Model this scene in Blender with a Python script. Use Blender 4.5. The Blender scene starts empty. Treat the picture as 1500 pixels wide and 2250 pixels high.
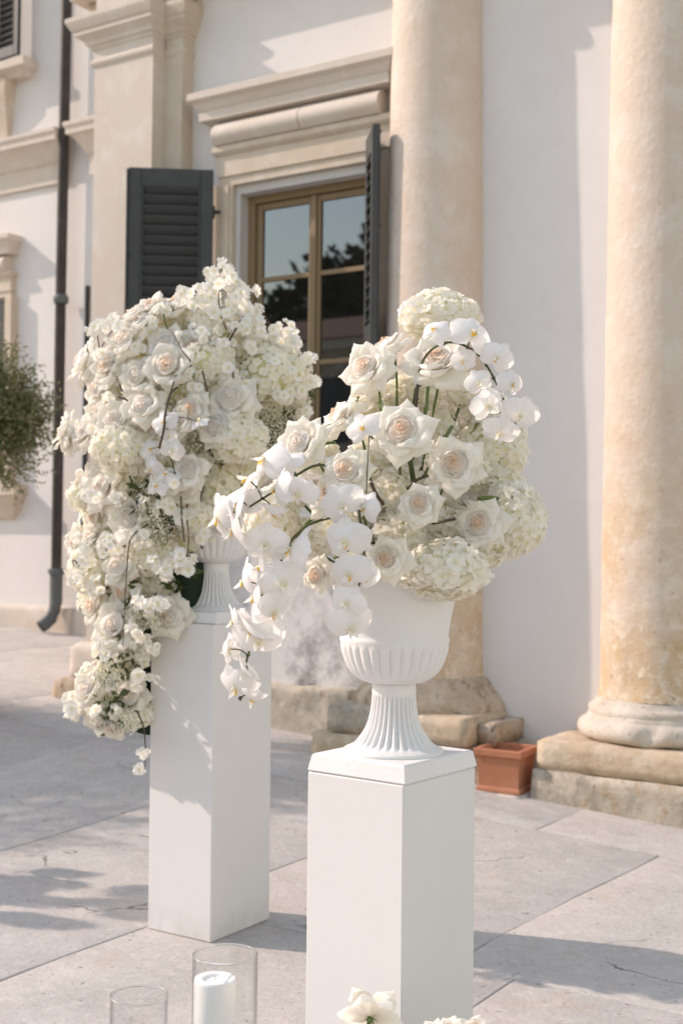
import bpy, math, random
from mathutils import Vector, Matrix, Quaternion, Euler
from mathutils import noise as mnoise
R = math.radians
rnd = random.Random(11)
sc = bpy.context.scene
col = sc.collection

# ------------------------------------------------------------------ camera, sky, sun, exposure
CAM_H, TH, PITCH, ROLL, FPX = 1.38, R(33.3), R(1.1), R(0.65), 2814.0
cd = bpy.data.cameras.new('camera'); cam = bpy.data.objects.new('camera', cd); col.objects.link(cam)
cam.location = (0, 0, CAM_H)
CROT = Matrix.Rotation(TH, 3, 'Z') @ Matrix.Rotation(math.pi/2 + PITCH, 3, 'X') @ Matrix.Rotation(ROLL, 3, 'Z')
cam.rotation_euler = CROT.to_euler()
cd.sensor_fit = 'VERTICAL'; cd.sensor_height = 36.0; cd.sensor_width = 24.0
cd.lens = FPX/2250*36.0
cd.clip_start = 0.05; cd.clip_end = 2000
cd.dof.use_dof = True; cd.dof.focus_distance = 3.0; cd.dof.aperture_fstop = 4.2
sc.camera = cam

SUN_EL = R(34); SUN_TRAVEL = math.atan2(1.0, 2.95)          # ground direction the light travels in
ltx, lty = math.cos(SUN_TRAVEL), math.sin(SUN_TRAVEL)
w = bpy.data.worlds.new('World'); sc.world = w; w.use_nodes = True
nt = w.node_tree; bg = nt.nodes['Background']
sky = nt.nodes.new('ShaderNodeTexSky'); sky.sky_type = 'NISHITA'; sky.sun_disc = False
sky.sun_elevation = SUN_EL; sky.sun_rotation = math.atan2(-ltx, -lty)
sky.air_density = 2.1; sky.dust_density = 0.7; sky.ozone_density = 3.2; sky.altitude = 100
nt.links.new(sky.outputs[0], bg.inputs[0]); bg.inputs[1].default_value = 0.15
sd = bpy.data.lights.new('sun', 'SUN'); sd.energy = 2.0; sd.angle = R(0.6); sd.color = (1.0, 0.97, 0.94)
sun = bpy.data.objects.new('sun', sd); col.objects.link(sun)
ldir = Vector((ltx*math.cos(SUN_EL), lty*math.cos(SUN_EL), -math.sin(SUN_EL)))
sun.rotation_euler = ldir.to_track_quat('-Z', 'Y').to_euler()
sun.location = (-20, -7, 20)
vs = sc.view_settings
vs.view_transform = 'Standard'; vs.look = 'None'; vs.gamma = 1.0; vs.use_curve_mapping = False; vs.exposure = 0.92
vs.use_white_balance = True; vs.white_balance_temperature = 7800; vs.white_balance_tint = 23
cy = sc.cycles
cy.max_bounces = 10; cy.diffuse_bounces = 7; cy.glossy_bounces = 4; cy.transparent_max_bounces = 24; cy.transmission_bounces = 8
cy.use_denoising = True

# ------------------------------------------------------------------ helpers
def ray(px, py): return CROT @ Vector(((px-750)/FPX, -(py-1125)/FPX, -1.0))
def at(px, py, depth): return Vector((0, 0, CAM_H)) + ray(px, py)*depth
CR = Vector((math.cos(TH), math.sin(TH), 0)); CT = Vector((math.sin(TH), -math.cos(TH), 0)); UP = Vector((0, 0, 1))
def face(a, b, c): return (CR*a + UP*b + CT*c).normalized()      # right, up, towards the viewer

def smooth(e0, e1, x):
    t = min(1, max(0, (x-e0)/(e1-e0))); return t*t*(3-2*t)
def gz(x, y):
    return max(-0.12, 0.066*(-x-2.9))*smooth(3.7, 6.2, y) if x > -2.9 else 0.066*min(-x-2.9, 9)*smooth(3.7, 6.2, y)

def obj(name, verts, faces, mats, parent=None, loc=None, midx=None, shade=True):
    me = bpy.data.meshes.new(name); me.from_pydata([tuple(v) for v in verts], [], faces)
    for m in (mats if isinstance(mats, (list, tuple)) else [mats]): me.materials.append(m)
    if midx: me.polygons.foreach_set('material_index', midx)
    if shade: me.polygons.foreach_set('use_smooth', [True]*len(me.polygons))
    me.update()
    return inst(name, me, parent, loc)
def inst(name, me, parent=None, loc=None, rot=None, scale=None):
    o = bpy.data.objects.new(name, me); col.objects.link(o)
    if parent is not None: o.parent = parent
    if loc is not None: o.location = loc
    if rot is not None:
        if isinstance(rot, Quaternion): o.rotation_mode = 'QUATERNION'; o.rotation_quaternion = rot
        else: o.rotation_euler = rot
    if scale is not None: o.scale = (scale,)*3 if not hasattr(scale, '__len__') else scale
    return o
def empty(name, loc, label=None, cat=None, group=None):
    o = bpy.data.objects.new(name, None); col.objects.link(o); o.location = loc
    if label: tag(o, label, cat, group)
    return o
def tag(o, label, cat, group=None):
    o['label'] = label; o['category'] = cat
    if group: o['group'] = group
    return o
def struct(o): o['kind'] = 'structure'; return o

class MB:
    def __init__(s): s.v = []; s.f = []; s.m = []
    def add(s, v, f, m=0):
        b = len(s.v); s.v += [Vector(p) for p in v]; s.f += [[i+b for i in q] for q in f]; s.m += [m]*len(f)
    def box(s, x0, x1, y0, y1, z0, z1, m=0, bev=0.0):
        if bev <= 0:
            v = [(x, y, z) for z in (z0, z1) for y in (y0, y1) for x in (x0, x1)]
            s.add(v, [(0, 2, 3, 1), (4, 5, 7, 6), (0, 1, 5, 4), (1, 3, 7, 5), (3, 2, 6, 7), (2, 0, 4, 6)], m); return
        b = bev
        # three orthogonal inset shells joined (a chamfered box)
        V = []
        for sx in (0, 1):
            for sy in (0, 1):
                for sz in (0, 1):
                    X, Y, Z = (x0, x1)[sx], (y0, y1)[sy], (z0, z1)[sz]
                    dx, dy, dz = (b, -b)[sx], (b, -b)[sy], (b, -b)[sz]
                    V += [(X, Y+dy, Z+dz), (X+dx, Y, Z+dz), (X+dx, Y+dy, Z)]
        def I(sx, sy, sz, k): return (sx*4+sy*2+sz)*3+k
        F = []
        F += [(I(0,0,0,0), I(0,0,1,0), I(0,1,1,0), I(0,1,0,0)), (I(1,0,0,0), I(1,1,0,0), I(1,1,1,0), I(1,0,1,0))]
        F += [(I(0,0,0,1), I(1,0,0,1), I(1,0,1,1), I(0,0,1,1)), (I(0,1,0,1), I(0,1,1,1), I(1,1,1,1), I(1,1,0,1))]
        F += [(I(0,0,0,2), I(0,1,0,2), I(1,1,0,2), I(1,0,0,2)), (I(0,0,1,2), I(1,0,1,2), I(1,1,1,2), I(0,1,1,2))]
        for a in (0, 1):
            for c in (0, 1):
                F += [(I(a,c,0,0), I(a,c,0,1), I(a,c,1,1), I(a,c,1,0)), (I(a,0,c,0), I(a,1,c,0), I(a,1,c,2), I(a,0,c,2)), (I(0,a,c,1), I(1,a,c,1), I(1,a,c,2), I(0,a,c,2))]
                for e in (0, 1): F.append((I(a,c,e,0), I(a,c,e,1), I(a,c,e,2)))
        s.add(V, list(dict.fromkeys(F)), m)
    def tube(s, pts, rads, n=6, m=0, cap=True):
        pts = [Vector(p) for p in pts]
        if not hasattr(rads, '__len__'): rads = [rads]*len(pts)
        V = []; F = []
        ref = Vector((0.31, 0.17, 0.93))
        for i, p in enumerate(pts):
            d = (pts[min(i+1, len(pts)-1)] - pts[max(i-1, 0)]).normalized()
            a = d.cross(ref)
            if a.length < 1e-3: a = d.cross(Vector((1, 0, 0)))
            a.normalize(); b = d.cross(a)
            for k in range(n):
                t = 2*math.pi*k/n; V.append(p + (a*math.cos(t)+b*math.sin(t))*rads[i])
        for i in range(len(pts)-1):
            for k in range(n): F.append((i*n+k, i*n+(k+1) % n, (i+1)*n+(k+1) % n, (i+1)*n+k))
        if cap: F += [tuple(range(n))[::-1], tuple((len(pts)-1)*n+k for k in range(n))]
        s.add(V, F, m)
    def lathe(s, prof, n=48, c=(0, 0, 0), mod=None, m=0):
        V = []; F = []
        for r, z in prof:
            for k in range(n):
                t = 2*math.pi*k/n; rr = r if mod is None else r*mod(t, r, z)
                V.append((c[0]+rr*math.cos(t), c[1]+rr*math.sin(t), c[2]+z))
        for i in range(len(prof)-1):
            for k in range(n): F.append((i*n+k, i*n+(k+1) % n, (i+1)*n+(k+1) % n, (i+1)*n+k))
        s.add(V, F, m)
    def mold(s, prof, x0, x1, Y0, back, m=0, rl=True, rr=True):
        """profile (d, z) run along X in front of the plane Y0, mitred and returned to Y=back at both ends"""
        n = len(prof); V = []; F = []
        for d, z in prof:
            xl = x0-(d if rl else 0); xr = x1+(d if rr else 0)
            V += [(xl, back, z), (xl, Y0-d, z), (xr, Y0-d, z), (xr, back, z)]
        for i in range(n-1):
            for k in range(3): F.append((i*4+k, i*4+k+1, i*4+4+k+1, i*4+4+k))
        F.append((0, 3, 2, 1)); t = (n-1)*4; F.append((t, t+1, t+2, t+3))
        s.add(V, F, m)
    def build(s, name, mats, parent=None, loc=None, shade=False, origin=None):
        v = s.v
        if origin is not None:
            o = Vector(origin); v = [p-o for p in v]; loc = o if parent is None else o-wloc(parent)
        return obj(name, v, s.f, mats, parent, loc, s.m, shade)
def wloc(o):
    l = Vector((0, 0, 0))
    while o is not None: l = l+o.location; o = o.parent
    return l
def autosmooth(o, ang=40):
    me = o.data
    me.polygons.foreach_set('use_smooth', [True]*len(me.polygons))
    me.set_sharp_from_angle(angle=R(ang))
def rough(o, amp, scale, seed=0):
    """weather a mesh: push the vertices about with noise"""
    for v in o.data.vertices:
        p = v.co*scale + Vector((seed*7.3, seed*3.1, 0))
        v.co += Vector(mnoise.noise_vector(p))*amp
def dense_block(x0, x1, y0, y1, z0, z1, amp, seed, cut=10, rnd_=0.03):
    """a worn stone: subdivided box with rounded edges and noise"""
    V = []; F = []; idx = {}
    dims = (x1-x0, y1-y0, z1-z0)
    ns = [max(2, int(d/0.05)) for d in dims]; ns = [min(n, 22) for n in ns]
    def vid(i, j, k):
        key = (i, j, k)
        if key not in idx:
            p = Vector((x0+dims[0]*i/ns[0], y0+dims[1]*j/ns[1], z0+dims[2]*k/ns[2]))
            c = Vector((min(max(p.x, x0+rnd_), x1-rnd_), min(max(p.y, y0+rnd_), y1-rnd_), min(max(p.z, z0+rnd_), z1-rnd_)))
            d = p-c
            if d.length > rnd_: p = c+d.normalized()*rnd_
            n1 = Vector(mnoise.noise_vector(p*7+Vector((seed*5.1, 0, seed))))
            n2 = Vector(mnoise.noise_vector(p*22+Vector((0, seed*3.7, seed))))
            p = p + n1*amp + n2*amp*0.4
            idx[key] = len(V); V.append(p)
        return idx[key]
    nx, ny, nz = ns
    for i in range(nx):
        for j in range(ny):
            F += [(vid(i,j,0), vid(i,j+1,0), vid(i+1,j+1,0), vid(i+1,j,0)), (vid(i,j,nz), vid(i+1,j,nz), vid(i+1,j+1,nz), vid(i,j+1,nz))]
    for i in range(nx):
        for k in range(nz):
            F += [(vid(i,0,k), vid(i+1,0,k), vid(i+1,0,k+1), vid(i,0,k+1)), (vid(i,ny,k), vid(i,ny,k+1), vid(i+1,ny,k+1), vid(i+1,ny,k))]
    for j in range(ny):
        for k in range(nz):
            F += [(vid(0,j,k), vid(0,j,k+1), vid(0,j+1,k+1), vid(0,j+1,k)), (vid(nx,j,k), vid(nx,j+1,k), vid(nx,j+1,k+1), vid(nx,j,k+1))]
    return V, F

# ------------------------------------------------------------------ materials
def mat(name, base, rough_=0.7, var=None, scale=6, bump=0.0, bscale=80, detail=4, spots=None, objvar=0.0, spec=0.3, coords='Object', extra=None):
    m = bpy.data.materials.new(name); m.use_nodes = True; n = m.node_tree.nodes; l = m.node_tree.links
    b = n['Principled BSDF']; b.inputs['Roughness'].default_value = rough_; b.inputs['Specular IOR Level'].default_value = spec
    tc = n.new('ShaderNodeTexCoord'); src = tc.outputs[coords]
    if coords == 'World':
        pass
    c = None
    rgb = n.new('ShaderNodeRGB'); rgb.outputs[0].default_value = (*base, 1); c = rgb.outputs[0]
    def mix(a, bcol, fac):
        x = n.new('ShaderNodeMix'); x.data_type = 'RGBA'; l.new(fac, x.inputs['Factor']); l.new(a, x.inputs['A'])
        if isinstance(bcol, tuple): x.inputs['B'].default_value = (*bcol, 1)
        else: l.new(bcol, x.inputs['B'])
        return x.outputs['Result']
    def nz(sca, det=4, ro=0.6, lo=0.35, hi=0.65, dist=0.0):
        t = n.new('ShaderNodeTexNoise'); t.inputs['Scale'].default_value = sca; t.inputs['Detail'].default_value = det
        t.inputs['Roughness'].default_value = ro; t.inputs['Distortion'].default_value = dist
        l.new(src, t.inputs['Vector'])
        mr = n.new('ShaderNodeMapRange'); mr.inputs['From Min'].default_value = lo; mr.inputs['From Max'].default_value = hi
        l.new(t.outputs['Fac'], mr.inputs['Value']); return mr.outputs['Result'], t.outputs['Fac']
    if var:
        for (colr, sca, lo, hi, amt) in var:
            f, _ = nz(sca, 5, 0.62, lo, hi, 0.3)
            mm = n.new('ShaderNodeMath'); mm.operation = 'MULTIPLY'; mm.inputs[1].default_value = amt; l.new(f, mm.inputs[0])
            c = mix(c, colr, mm.outputs[0])
    if extra: c = extra(n, l, src, c, mix, nz)
    if objvar:
        oi = n.new('ShaderNodeObjectInfo'); h = n.new('ShaderNodeHueSaturation')
        mr = n.new('ShaderNodeMapRange'); mr.inputs['To Min'].default_value = 1-objvar; mr.inputs['To Max'].default_value = 1+objvar*0.5
        l.new(oi.outputs['Random'], mr.inputs['Value']); l.new(mr.outputs['Result'], h.inputs['Value']); l.new(c, h.inputs['Color']); c = h.outputs['Color']
    l.new(c, b.inputs['Base Color'])
    if bump:
        _, f = nz(bscale, 6, 0.65); bp = n.new('ShaderNodeBump'); bp.inputs['Strength'].default_value = bump; bp.inputs['Distance'].default_value = 0.01
        l.new(f, bp.inputs['Height']); l.new(bp.outputs[0], b.inputs['Normal'])
    return m

def petal_mat(name, base, tips=None, trans=0.35, objvar=0.05, centre=None, rad=(0.0, 0.4), axis='radial'):
    """thin petal: diffuse + translucent, an optional colour of the petal's foot by distance from the flower's axis"""
    m = bpy.data.materials.new(name); m.use_nodes = True; n = m.node_tree.nodes; l = m.node_tree.links
    n.remove(n['Principled BSDF']); out = n['Material Output']
    rgb = n.new('ShaderNodeRGB'); rgb.outputs[0].default_value = (*base, 1); c = rgb.outputs[0]
    tc = n.new('ShaderNodeTexCoord')
    if centre:
        sp = n.new('ShaderNodeSeparateXYZ'); l.new(tc.outputs['Object'], sp.inputs[0])
        cb = n.new('ShaderNodeCombineXYZ'); l.new(sp.outputs[0], cb.inputs[0]); l.new(sp.outputs[1], cb.inputs[1])
        vl = n.new('ShaderNodeVectorMath'); vl.operation = 'LENGTH'; l.new(cb.outputs[0], vl.inputs[0])
        mr = n.new('ShaderNodeMapRange'); mr.inputs['From Min'].default_value = rad[0]; mr.inputs['From Max'].default_value = rad[1]
        mr.inputs['To Min'].default_value = 1; mr.inputs['To Max'].default_value = 0; l.new(vl.outputs['Value'], mr.inputs['Value'])
        x = n.new('ShaderNodeMix'); x.data_type = 'RGBA'; l.new(mr.outputs['Result'], x.inputs['Factor']); l.new(c, x.inputs['A']); x.inputs['B'].default_value = (*centre, 1); c = x.outputs['Result']
    t = n.new('ShaderNodeTexNoise'); t.inputs['Scale'].default_value = 3; l.new(tc.outputs['Object'], t.inputs['Vector'])
    if objvar:
        oi = n.new('ShaderNodeObjectInfo'); h = n.new('ShaderNodeHueSaturation')
        mr = n.new('ShaderNodeMapRange'); mr.inputs['To Min'].default_value = 1-objvar; mr.inputs['To Max'].default_value = 1+objvar*0.4
        l.new(oi.outputs['Random'], mr.inputs['Value']); l.new(mr.outputs['Result'], h.inputs['Value'])
        mr2 = n.new('ShaderNodeMapRange'); mr2.inputs['To Min'].default_value = 0.6; mr2.inputs['To Max'].default_value = 1.35
        l.new(t.outputs['Fac'], mr2.inputs['Value']); l.new(mr2.outputs['Result'], h.inputs['Saturation'])
        l.new(c, h.inputs['Color']); c = h.outputs['Color']
    d = n.new('ShaderNodeBsdfDiffuse'); tr = n.new('ShaderNodeBsdfTranslucent'); g = n.new('ShaderNodeBsdfGlossy'); g.inputs['Roughness'].default_value = 0.45
    l.new(c, d.inputs[0]); l.new(c, tr.inputs[0])
    mx = n.new('ShaderNodeMixShader'); mx.inputs[0].default_value = trans; l.new(d.outputs[0], mx.inputs[1]); l.new(tr.outputs[0], mx.inputs[2])
    m2 = n.new('ShaderNodeMixShader'); m2.inputs[0].default_value = 0.03; l.new(mx.outputs[0], m2.inputs[1]); l.new(g.outputs[0], m2.inputs[2])
    l.new(m2.outputs[0], out.inputs[0])
    return m

M = {}
M['stucco'] = mat('stucco', (0.715, 0.69, 0.67), 0.9, [((0.655, 0.62, 0.595), 0.8, 0.4, 0.7, 0.5), ((0.75, 0.73, 0.715), 4, 0.45, 0.7, 0.4), ((0.63, 0.595, 0.57), 11, 0.56, 0.72, 0.3)], bump=0.25, bscale=140)
def mould_stain(n, l, src, c, mix, nz):
    # grey mould creeping up from the foot of the wall
    sp = n.new('ShaderNodeSeparateXYZ'); l.new(src, sp.inputs[0])
    mr = n.new('ShaderNodeMapRange'); mr.inputs['From Min'].default_value = 1.45; mr.inputs['From Max'].default_value = 0.35
    l.new(sp.outputs[2], mr.inputs['Value'])
    mx_ = n.new('ShaderNodeMapRange'); mx_.inputs['From Min'].default_value = -3.3; mx_.inputs['From Max'].default_value = -4.2; l.new(sp.outputs[0], mx_.inputs['Value'])
    f, _ = nz(4.2, 9, 0.78, 0.44, 0.60, 0.1)
    mm = n.new('ShaderNodeMath'); mm.operation = 'MULTIPLY'; l.new(f, mm.inputs[0]); l.new(mr.outputs['Result'], mm.inputs[1])
    m4 = n.new('ShaderNodeMath'); m4.operation = 'MULTIPLY'; l.new(mm.outputs[0], m4.inputs[0]); l.new(mx_.outputs['Result'], m4.inputs[1]); mm = m4
    return mix(c, (0.21, 0.195, 0.185), mm.outputs[0])
M['stucco_mould'] = mat('stucco_mould', (0.70, 0.675, 0.655), 0.9, [((0.65, 0.615, 0.59), 0.9, 0.4, 0.7, 0.5)], bump=0.2, bscale=60, extra=mould_stain)
M['stone'] = mat('cream_stone', (0.575, 0.495, 0.41), 0.85, [((0.54, 0.43, 0.32), 2.2, 0.42, 0.7, 0.6), ((0.70, 0.63, 0.55), 7, 0.5, 0.75, 0.6), ((0.36, 0.27, 0.19), 26, 0.62, 0.74, 0.35)], bump=0.3, bscale=45)
M['stone_pale'] = mat('pale_stone', (0.61, 0.54, 0.475), 0.85, [((0.58, 0.48, 0.38), 1.8, 0.45, 0.7, 0.5), ((0.72, 0.67, 0.62), 6, 0.5, 0.75, 0.6), ((0.48, 0.41, 0.34), 30, 0.62, 0.74, 0.3)], bump=0.3, bscale=50)
def ochre_foot(n, l, src, c, mix, nz):
    # ochre weathering of the lower drums
    sp = n.new('ShaderNodeSeparateXYZ'); l.new(src, sp.inputs[0])
    mr = n.new('ShaderNodeMapRange'); mr.inputs['From Min'].default_value = 2.6; mr.inputs['From Max'].default_value = 0.5
    l.new(sp.outputs[2], mr.inputs['Value'])
    f, _ = nz(3.2, 6, 0.66, 0.32, 0.66, 0.6)
    mm = n.new('ShaderNodeMath'); mm.operation = 'MULTIPLY'; l.new(f, mm.inputs[0]); l.new(mr.outputs['Result'], mm.inputs[1])
    c = mix(c, (0.53, 0.355, 0.185), mm.outputs[0])
    f3, _ = nz(11, 6, 0.7, 0.50, 0.62, 0.4); m5 = n.new('ShaderNodeMath'); m5.operation = 'MULTIPLY'; l.new(f3, m5.inputs[0]); l.new(mr.outputs['Result'], m5.inputs[1]); c = mix(c, (0.70, 0.60, 0.48), m5.outputs[0])
    f2, _ = nz(26, 4, 0.6, 0.62, 0.68)
    m3 = n.new('ShaderNodeMath'); m3.operation = 'MULTIPLY'; l.new(f2, m3.inputs[0]); l.new(mr.outputs['Result'], m3.inputs[1])
    return mix(c, (0.42, 0.29, 0.18), m3.outputs[0])
M['column'] = mat('column_stone', (0.62, 0.525, 0.445), 0.85, [((0.60, 0.485, 0.39), 1.6, 0.42, 0.66, 0.65), ((0.68, 0.61, 0.545), 4.5, 0.48, 0.66, 0.65), ((0.52, 0.41, 0.31), 16, 0.56, 0.70, 0.4), ((0.69, 0.63, 0.575), 24, 0.56, 0.68, 0.35)], bump=0.7, bscale=24, extra=ochre_foot)
M['stone_base'] = mat('base_stone', (0.45, 0.355, 0.265), 0.9, [((0.60, 0.52, 0.43), 5, 0.47, 0.66, 0.75), ((0.30, 0.20, 0.12), 9, 0.50, 0.64, 0.7), ((0.10, 0.07, 0.05), 22, 0.58, 0.66, 0.75)], bump=0.6, bscale=28)
M['stone_worn'] = mat('worn_stone', (0.56, 0.50, 0.43), 0.9, [((0.44, 0.36, 0.28), 4, 0.42, 0.66, 0.75), ((0.66, 0.61, 0.54), 8, 0.48, 0.7, 0.6), ((0.22, 0.17, 0.13), 24, 0.60, 0.70, 0.6)], bump=0.6, bscale=30)
M['stone_grey'] = mat('grey_stone', (0.46, 0.41, 0.34), 0.92, [((0.29, 0.25, 0.20), 5, 0.42, 0.62, 0.75), ((0.58, 0.51, 0.41), 8, 0.48, 0.62, 0.7), ((0.36, 0.24, 0.14), 12, 0.54, 0.66, 0.6), ((0.17, 0.12, 0.08), 26, 0.60, 0.68, 0.5)], bump=0.8, bscale=26)
M['stone_tan'] = mat('tan_stone', (0.55, 0.44, 0.325), 0.9, [((0.45, 0.325, 0.21), 4, 0.42, 0.64, 0.75), ((0.65, 0.57, 0.47), 9, 0.5, 0.66, 0.65), ((0.36, 0.27, 0.19), 14, 0.52, 0.66, 0.5), ((0.28, 0.19, 0.12), 34, 0.62, 0.69, 0.45)], bump=0.6, bscale=32)
def paving_marks(n, l, src, c, mix, nz):
    f, _ = nz(38, 3, 0.55, 0.665, 0.70, 0.2); c = mix(c, (0.23, 0.20, 0.175), f)        # pits
    # branching cracks
    v = n.new('ShaderNodeTexVoronoi'); v.feature = 'DISTANCE_TO_EDGE'; v.inputs['Scale'].default_value = 1.1
    t = n.new('ShaderNodeTexNoise'); t.inputs['Scale'].default_value = 5; t.inputs['Detail'].default_value = 6
    l.new(src, t.inputs['Vector'])
    ad = n.new('ShaderNodeMix'); ad.data_type = 'VECTOR'; ad.inputs['Factor'].default_value = 0.16; l.new(src, ad.inputs['A']); l.new(t.outputs['Color'], ad.inputs['B'])
    l.new(ad.outputs['Result'], v.inputs['Vector'])
    mr = n.new('ShaderNodeMapRange'); mr.inputs['From Min'].default_value = 0.001; mr.inputs['From Max'].default_value = 0.006; mr.inputs['To Min'].default_value = 1; mr.inputs['To Max'].default_value = 0
    l.new(v.outputs['Distance'], mr.inputs['Value'])
    g, _ = nz(1.7, 3, 0.5, 0.54, 0.60)
    mm = n.new('ShaderNodeMath'); mm.operation = 'MULTIPLY'; l.new(mr.outputs['Result'], mm.inputs[0]); l.new(g, mm.inputs[1])
    return mix(c, (0.19, 0.165, 0.145), mm.outputs[0])
M['paving'] = mat('paving_stone', (0.475, 0.447, 0.42), 0.85, [((0.385, 0.36, 0.335), 2.4, 0.42, 0.66, 0.6), ((0.55, 0.522, 0.495), 8, 0.48, 0.7, 0.6), ((0.46, 0.36, 0.27), 3.6, 0.60, 0.72, 0.5), ((0.33, 0.30, 0.275), 46, 0.53, 0.68, 0.5), ((0.60, 0.57, 0.54), 22, 0.54, 0.68, 0.5)], bump=0.45, bscale=55, objvar=0.05, extra=paving_marks)
M['mortar'] = mat('joint_mortar', (0.40, 0.365, 0.335), 0.95, [((0.22, 0.19, 0.165), 8, 0.4, 0.65, 0.7)], bump=0.5, bscale=60)
M['ground'] = mat('gravel_ground', (0.38, 0.35, 0.31), 0.95, [((0.27, 0.25, 0.2), 0.8, 0.4, 0.65, 0.6)], bump=0.5, bscale=40)
def scuffs(n, l, src, c, mix, nz):
    # dust rubbed into the foot and a few long scuffs
    sp = n.new('ShaderNodeSeparateXYZ'); l.new(src, sp.inputs[0])
    mr = n.new('ShaderNodeMapRange'); mr.inputs['From Min'].default_value = 0.10; mr.inputs['From Max'].default_value = 0.0; mr.inputs['To Max'].default_value = 0.6
    l.new(sp.outputs[2], mr.inputs['Value']); f, _ = nz(14, 5, 0.65, 0.35, 0.65)
    mm = n.new('ShaderNodeMath'); mm.operation = 'MULTIPLY'; l.new(f, mm.inputs[0]); l.new(mr.outputs['Result'], mm.inputs[1])
    c = mix(c, (0.50, 0.465, 0.43), mm.outputs[0])
    f2, _ = nz(9, 6, 0.8, 0.69, 0.73, 1.5); m2 = n.new('ShaderNodeMath'); m2.operation = 'MULTIPLY'; m2.inputs[1].default_value = 0.35; l.new(f2, m2.inputs[0])
    return mix(c, (0.56, 0.54, 0.52), m2.outputs[0])
M['ped'] = mat('pedestal_paint', (0.70, 0.69, 0.68), 0.6, [((0.665, 0.65, 0.635), 3, 0.42, 0.68, 0.45), ((0.66, 0.64, 0.62), 70, 0.69, 0.73, 0.6)], bump=0.07, bscale=240, extra=scuffs)
M['urn'] = mat('urn_paint', (0.735, 0.73, 0.725), 0.5, [((0.68, 0.67, 0.665), 5, 0.45, 0.68, 0.5), ((0.62, 0.60, 0.58), 55, 0.66, 0.72, 0.5)], bump=0.15, bscale=110)
M['shutter'] = mat('shutter_paint', (0.053, 0.056, 0.057), 0.45, [((0.075, 0.082, 0.085), 5, 0.45, 0.7, 0.5)], bump=0.05, bscale=60)
M['iron'] = mat('iron', (0.03, 0.028, 0.027), 0.6)
M['pipe'] = mat('pipe_metal', (0.036, 0.031, 0.028), 0.55, [((0.08, 0.065, 0.055), 6, 0.45, 0.7, 0.5)], bump=0.1, bscale=30)
M['pipe_foot'] = mat('cast_pipe', (0.10, 0.115, 0.12), 0.6, [((0.06, 0.065, 0.07), 6, 0.45, 0.7, 0.5)], bump=0.2, bscale=30)
M['wood'] = mat('window_wood', (0.25, 0.175, 0.10), 0.5, [((0.24, 0.16, 0.085), 9, 0.4, 0.7, 0.5)], bump=0.05)
M['reveal'] = mat('painted_reveal', (0.56, 0.545, 0.52), 0.8, [((0.48, 0.46, 0.43), 4, 0.4, 0.7, 0.5)], bump=0.1)
M['room'] = mat('dark_room', (0.035, 0.026, 0.02), 0.9)  # near-black walls put the unlit interior's shade into the colour
M['pane'] = mat('window_pane', (0.012, 0.010, 0.009), 0.015, spec=0.8); M['pane'].node_tree.nodes['Principled BSDF'].inputs['IOR'].default_value = 2.0; M['pane'].node_tree.nodes['Principled BSDF'].inputs['Specular Tint'].default_value = (0.74, 0.86, 1.0, 1)  # near-black body paints in the unlit room; blue tint paints in sky reflection
M['terracotta'] = mat('terracotta', (0.46, 0.185, 0.105), 0.85, [((0.54, 0.26, 0.17), 6, 0.45, 0.7, 0.6), ((0.36, 0.13, 0.07), 14, 0.5, 0.7, 0.4)], bump=0.2, bscale=60)
M['soil'] = mat('soil', (0.05, 0.035, 0.025), 0.95, bump=0.8, bscale=60)
M['bark'] = mat('bark', (0.14, 0.105, 0.08), 0.9, [((0.07, 0.05, 0.04), 20, 0.4, 0.65, 0.7)], bump=0.8, bscale=40)
M['stem_brown'] = mat('stem_brown', (0.075, 0.055, 0.035), 0.6)
M['stem_green'] = mat('stem_green', (0.10, 0.15, 0.04), 0.5, [((0.13, 0.16, 0.05), 8, 0.4, 0.7, 0.6)])
M['stem_dark'] = mat('orchid_stem', (0.085, 0.10, 0.035), 0.45, [((0.06, 0.05, 0.03), 9, 0.4, 0.7, 0.6)])
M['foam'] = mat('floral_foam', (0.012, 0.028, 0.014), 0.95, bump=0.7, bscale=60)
M['leaf'] = petal_mat('leaf', (0.085, 0.115, 0.035), trans=0.3, objvar=0.2)
M['olive'] = petal_mat('olive_leaf', (0.20, 0.22, 0.10), trans=0.25, objvar=0.0)
M['olive2'] = petal_mat('olive_leaf_dry', (0.34, 0.28, 0.15), trans=0.25, objvar=0.0)
M['hill'] = petal_mat('far_leaf', (0.035, 0.05, 0.02), trans=0.1, objvar=0.0)
M['rose'] = petal_mat('rose_petal', (0.965, 0.94, 0.875), trans=0.58, objvar=0.03, centre=(0.95, 0.90, 0.825), rad=(0.15, 0.6))
M['rose_heart'] = petal_mat('rose_heart', (0.965, 0.935, 0.885), trans=0.58, objvar=0.03, centre=(0.96, 0.775, 0.60), rad=(0.10, 0.46))
M['rose_heart_pale'] = petal_mat('rose_heart_pale', (0.965, 0.94, 0.895), trans=0.58, objvar=0.03, centre=(0.96, 0.875, 0.785), rad=(0.08, 0.42))
M['hyd'] = petal_mat('hydrangea_petal', (0.965, 0.938, 0.868), trans=0.52, objvar=0.04, centre=(0.945, 0.885, 0.67), rad=(0.0, 0.6))
M['hyd_core'] = mat('hydrangea_stalk', (0.80, 0.77, 0.50), 0.8, [((0.66, 0.63, 0.32), 30, 0.4, 0.65, 0.7)], bump=0.5)
M['hyd_eye'] = mat('floret_eye', (0.70, 0.66, 0.32), 0.6)
M['orchid'] = petal_mat('orchid_petal', (0.945, 0.93, 0.92), trans=0.48, objvar=0.04, centre=(0.90, 0.87, 0.70), rad=(0.0, 0.28))
M['orchid_lip'] = petal_mat('orchid_lip', (0.88, 0.55, 0.08), trans=0.2, objvar=0.0)
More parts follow.
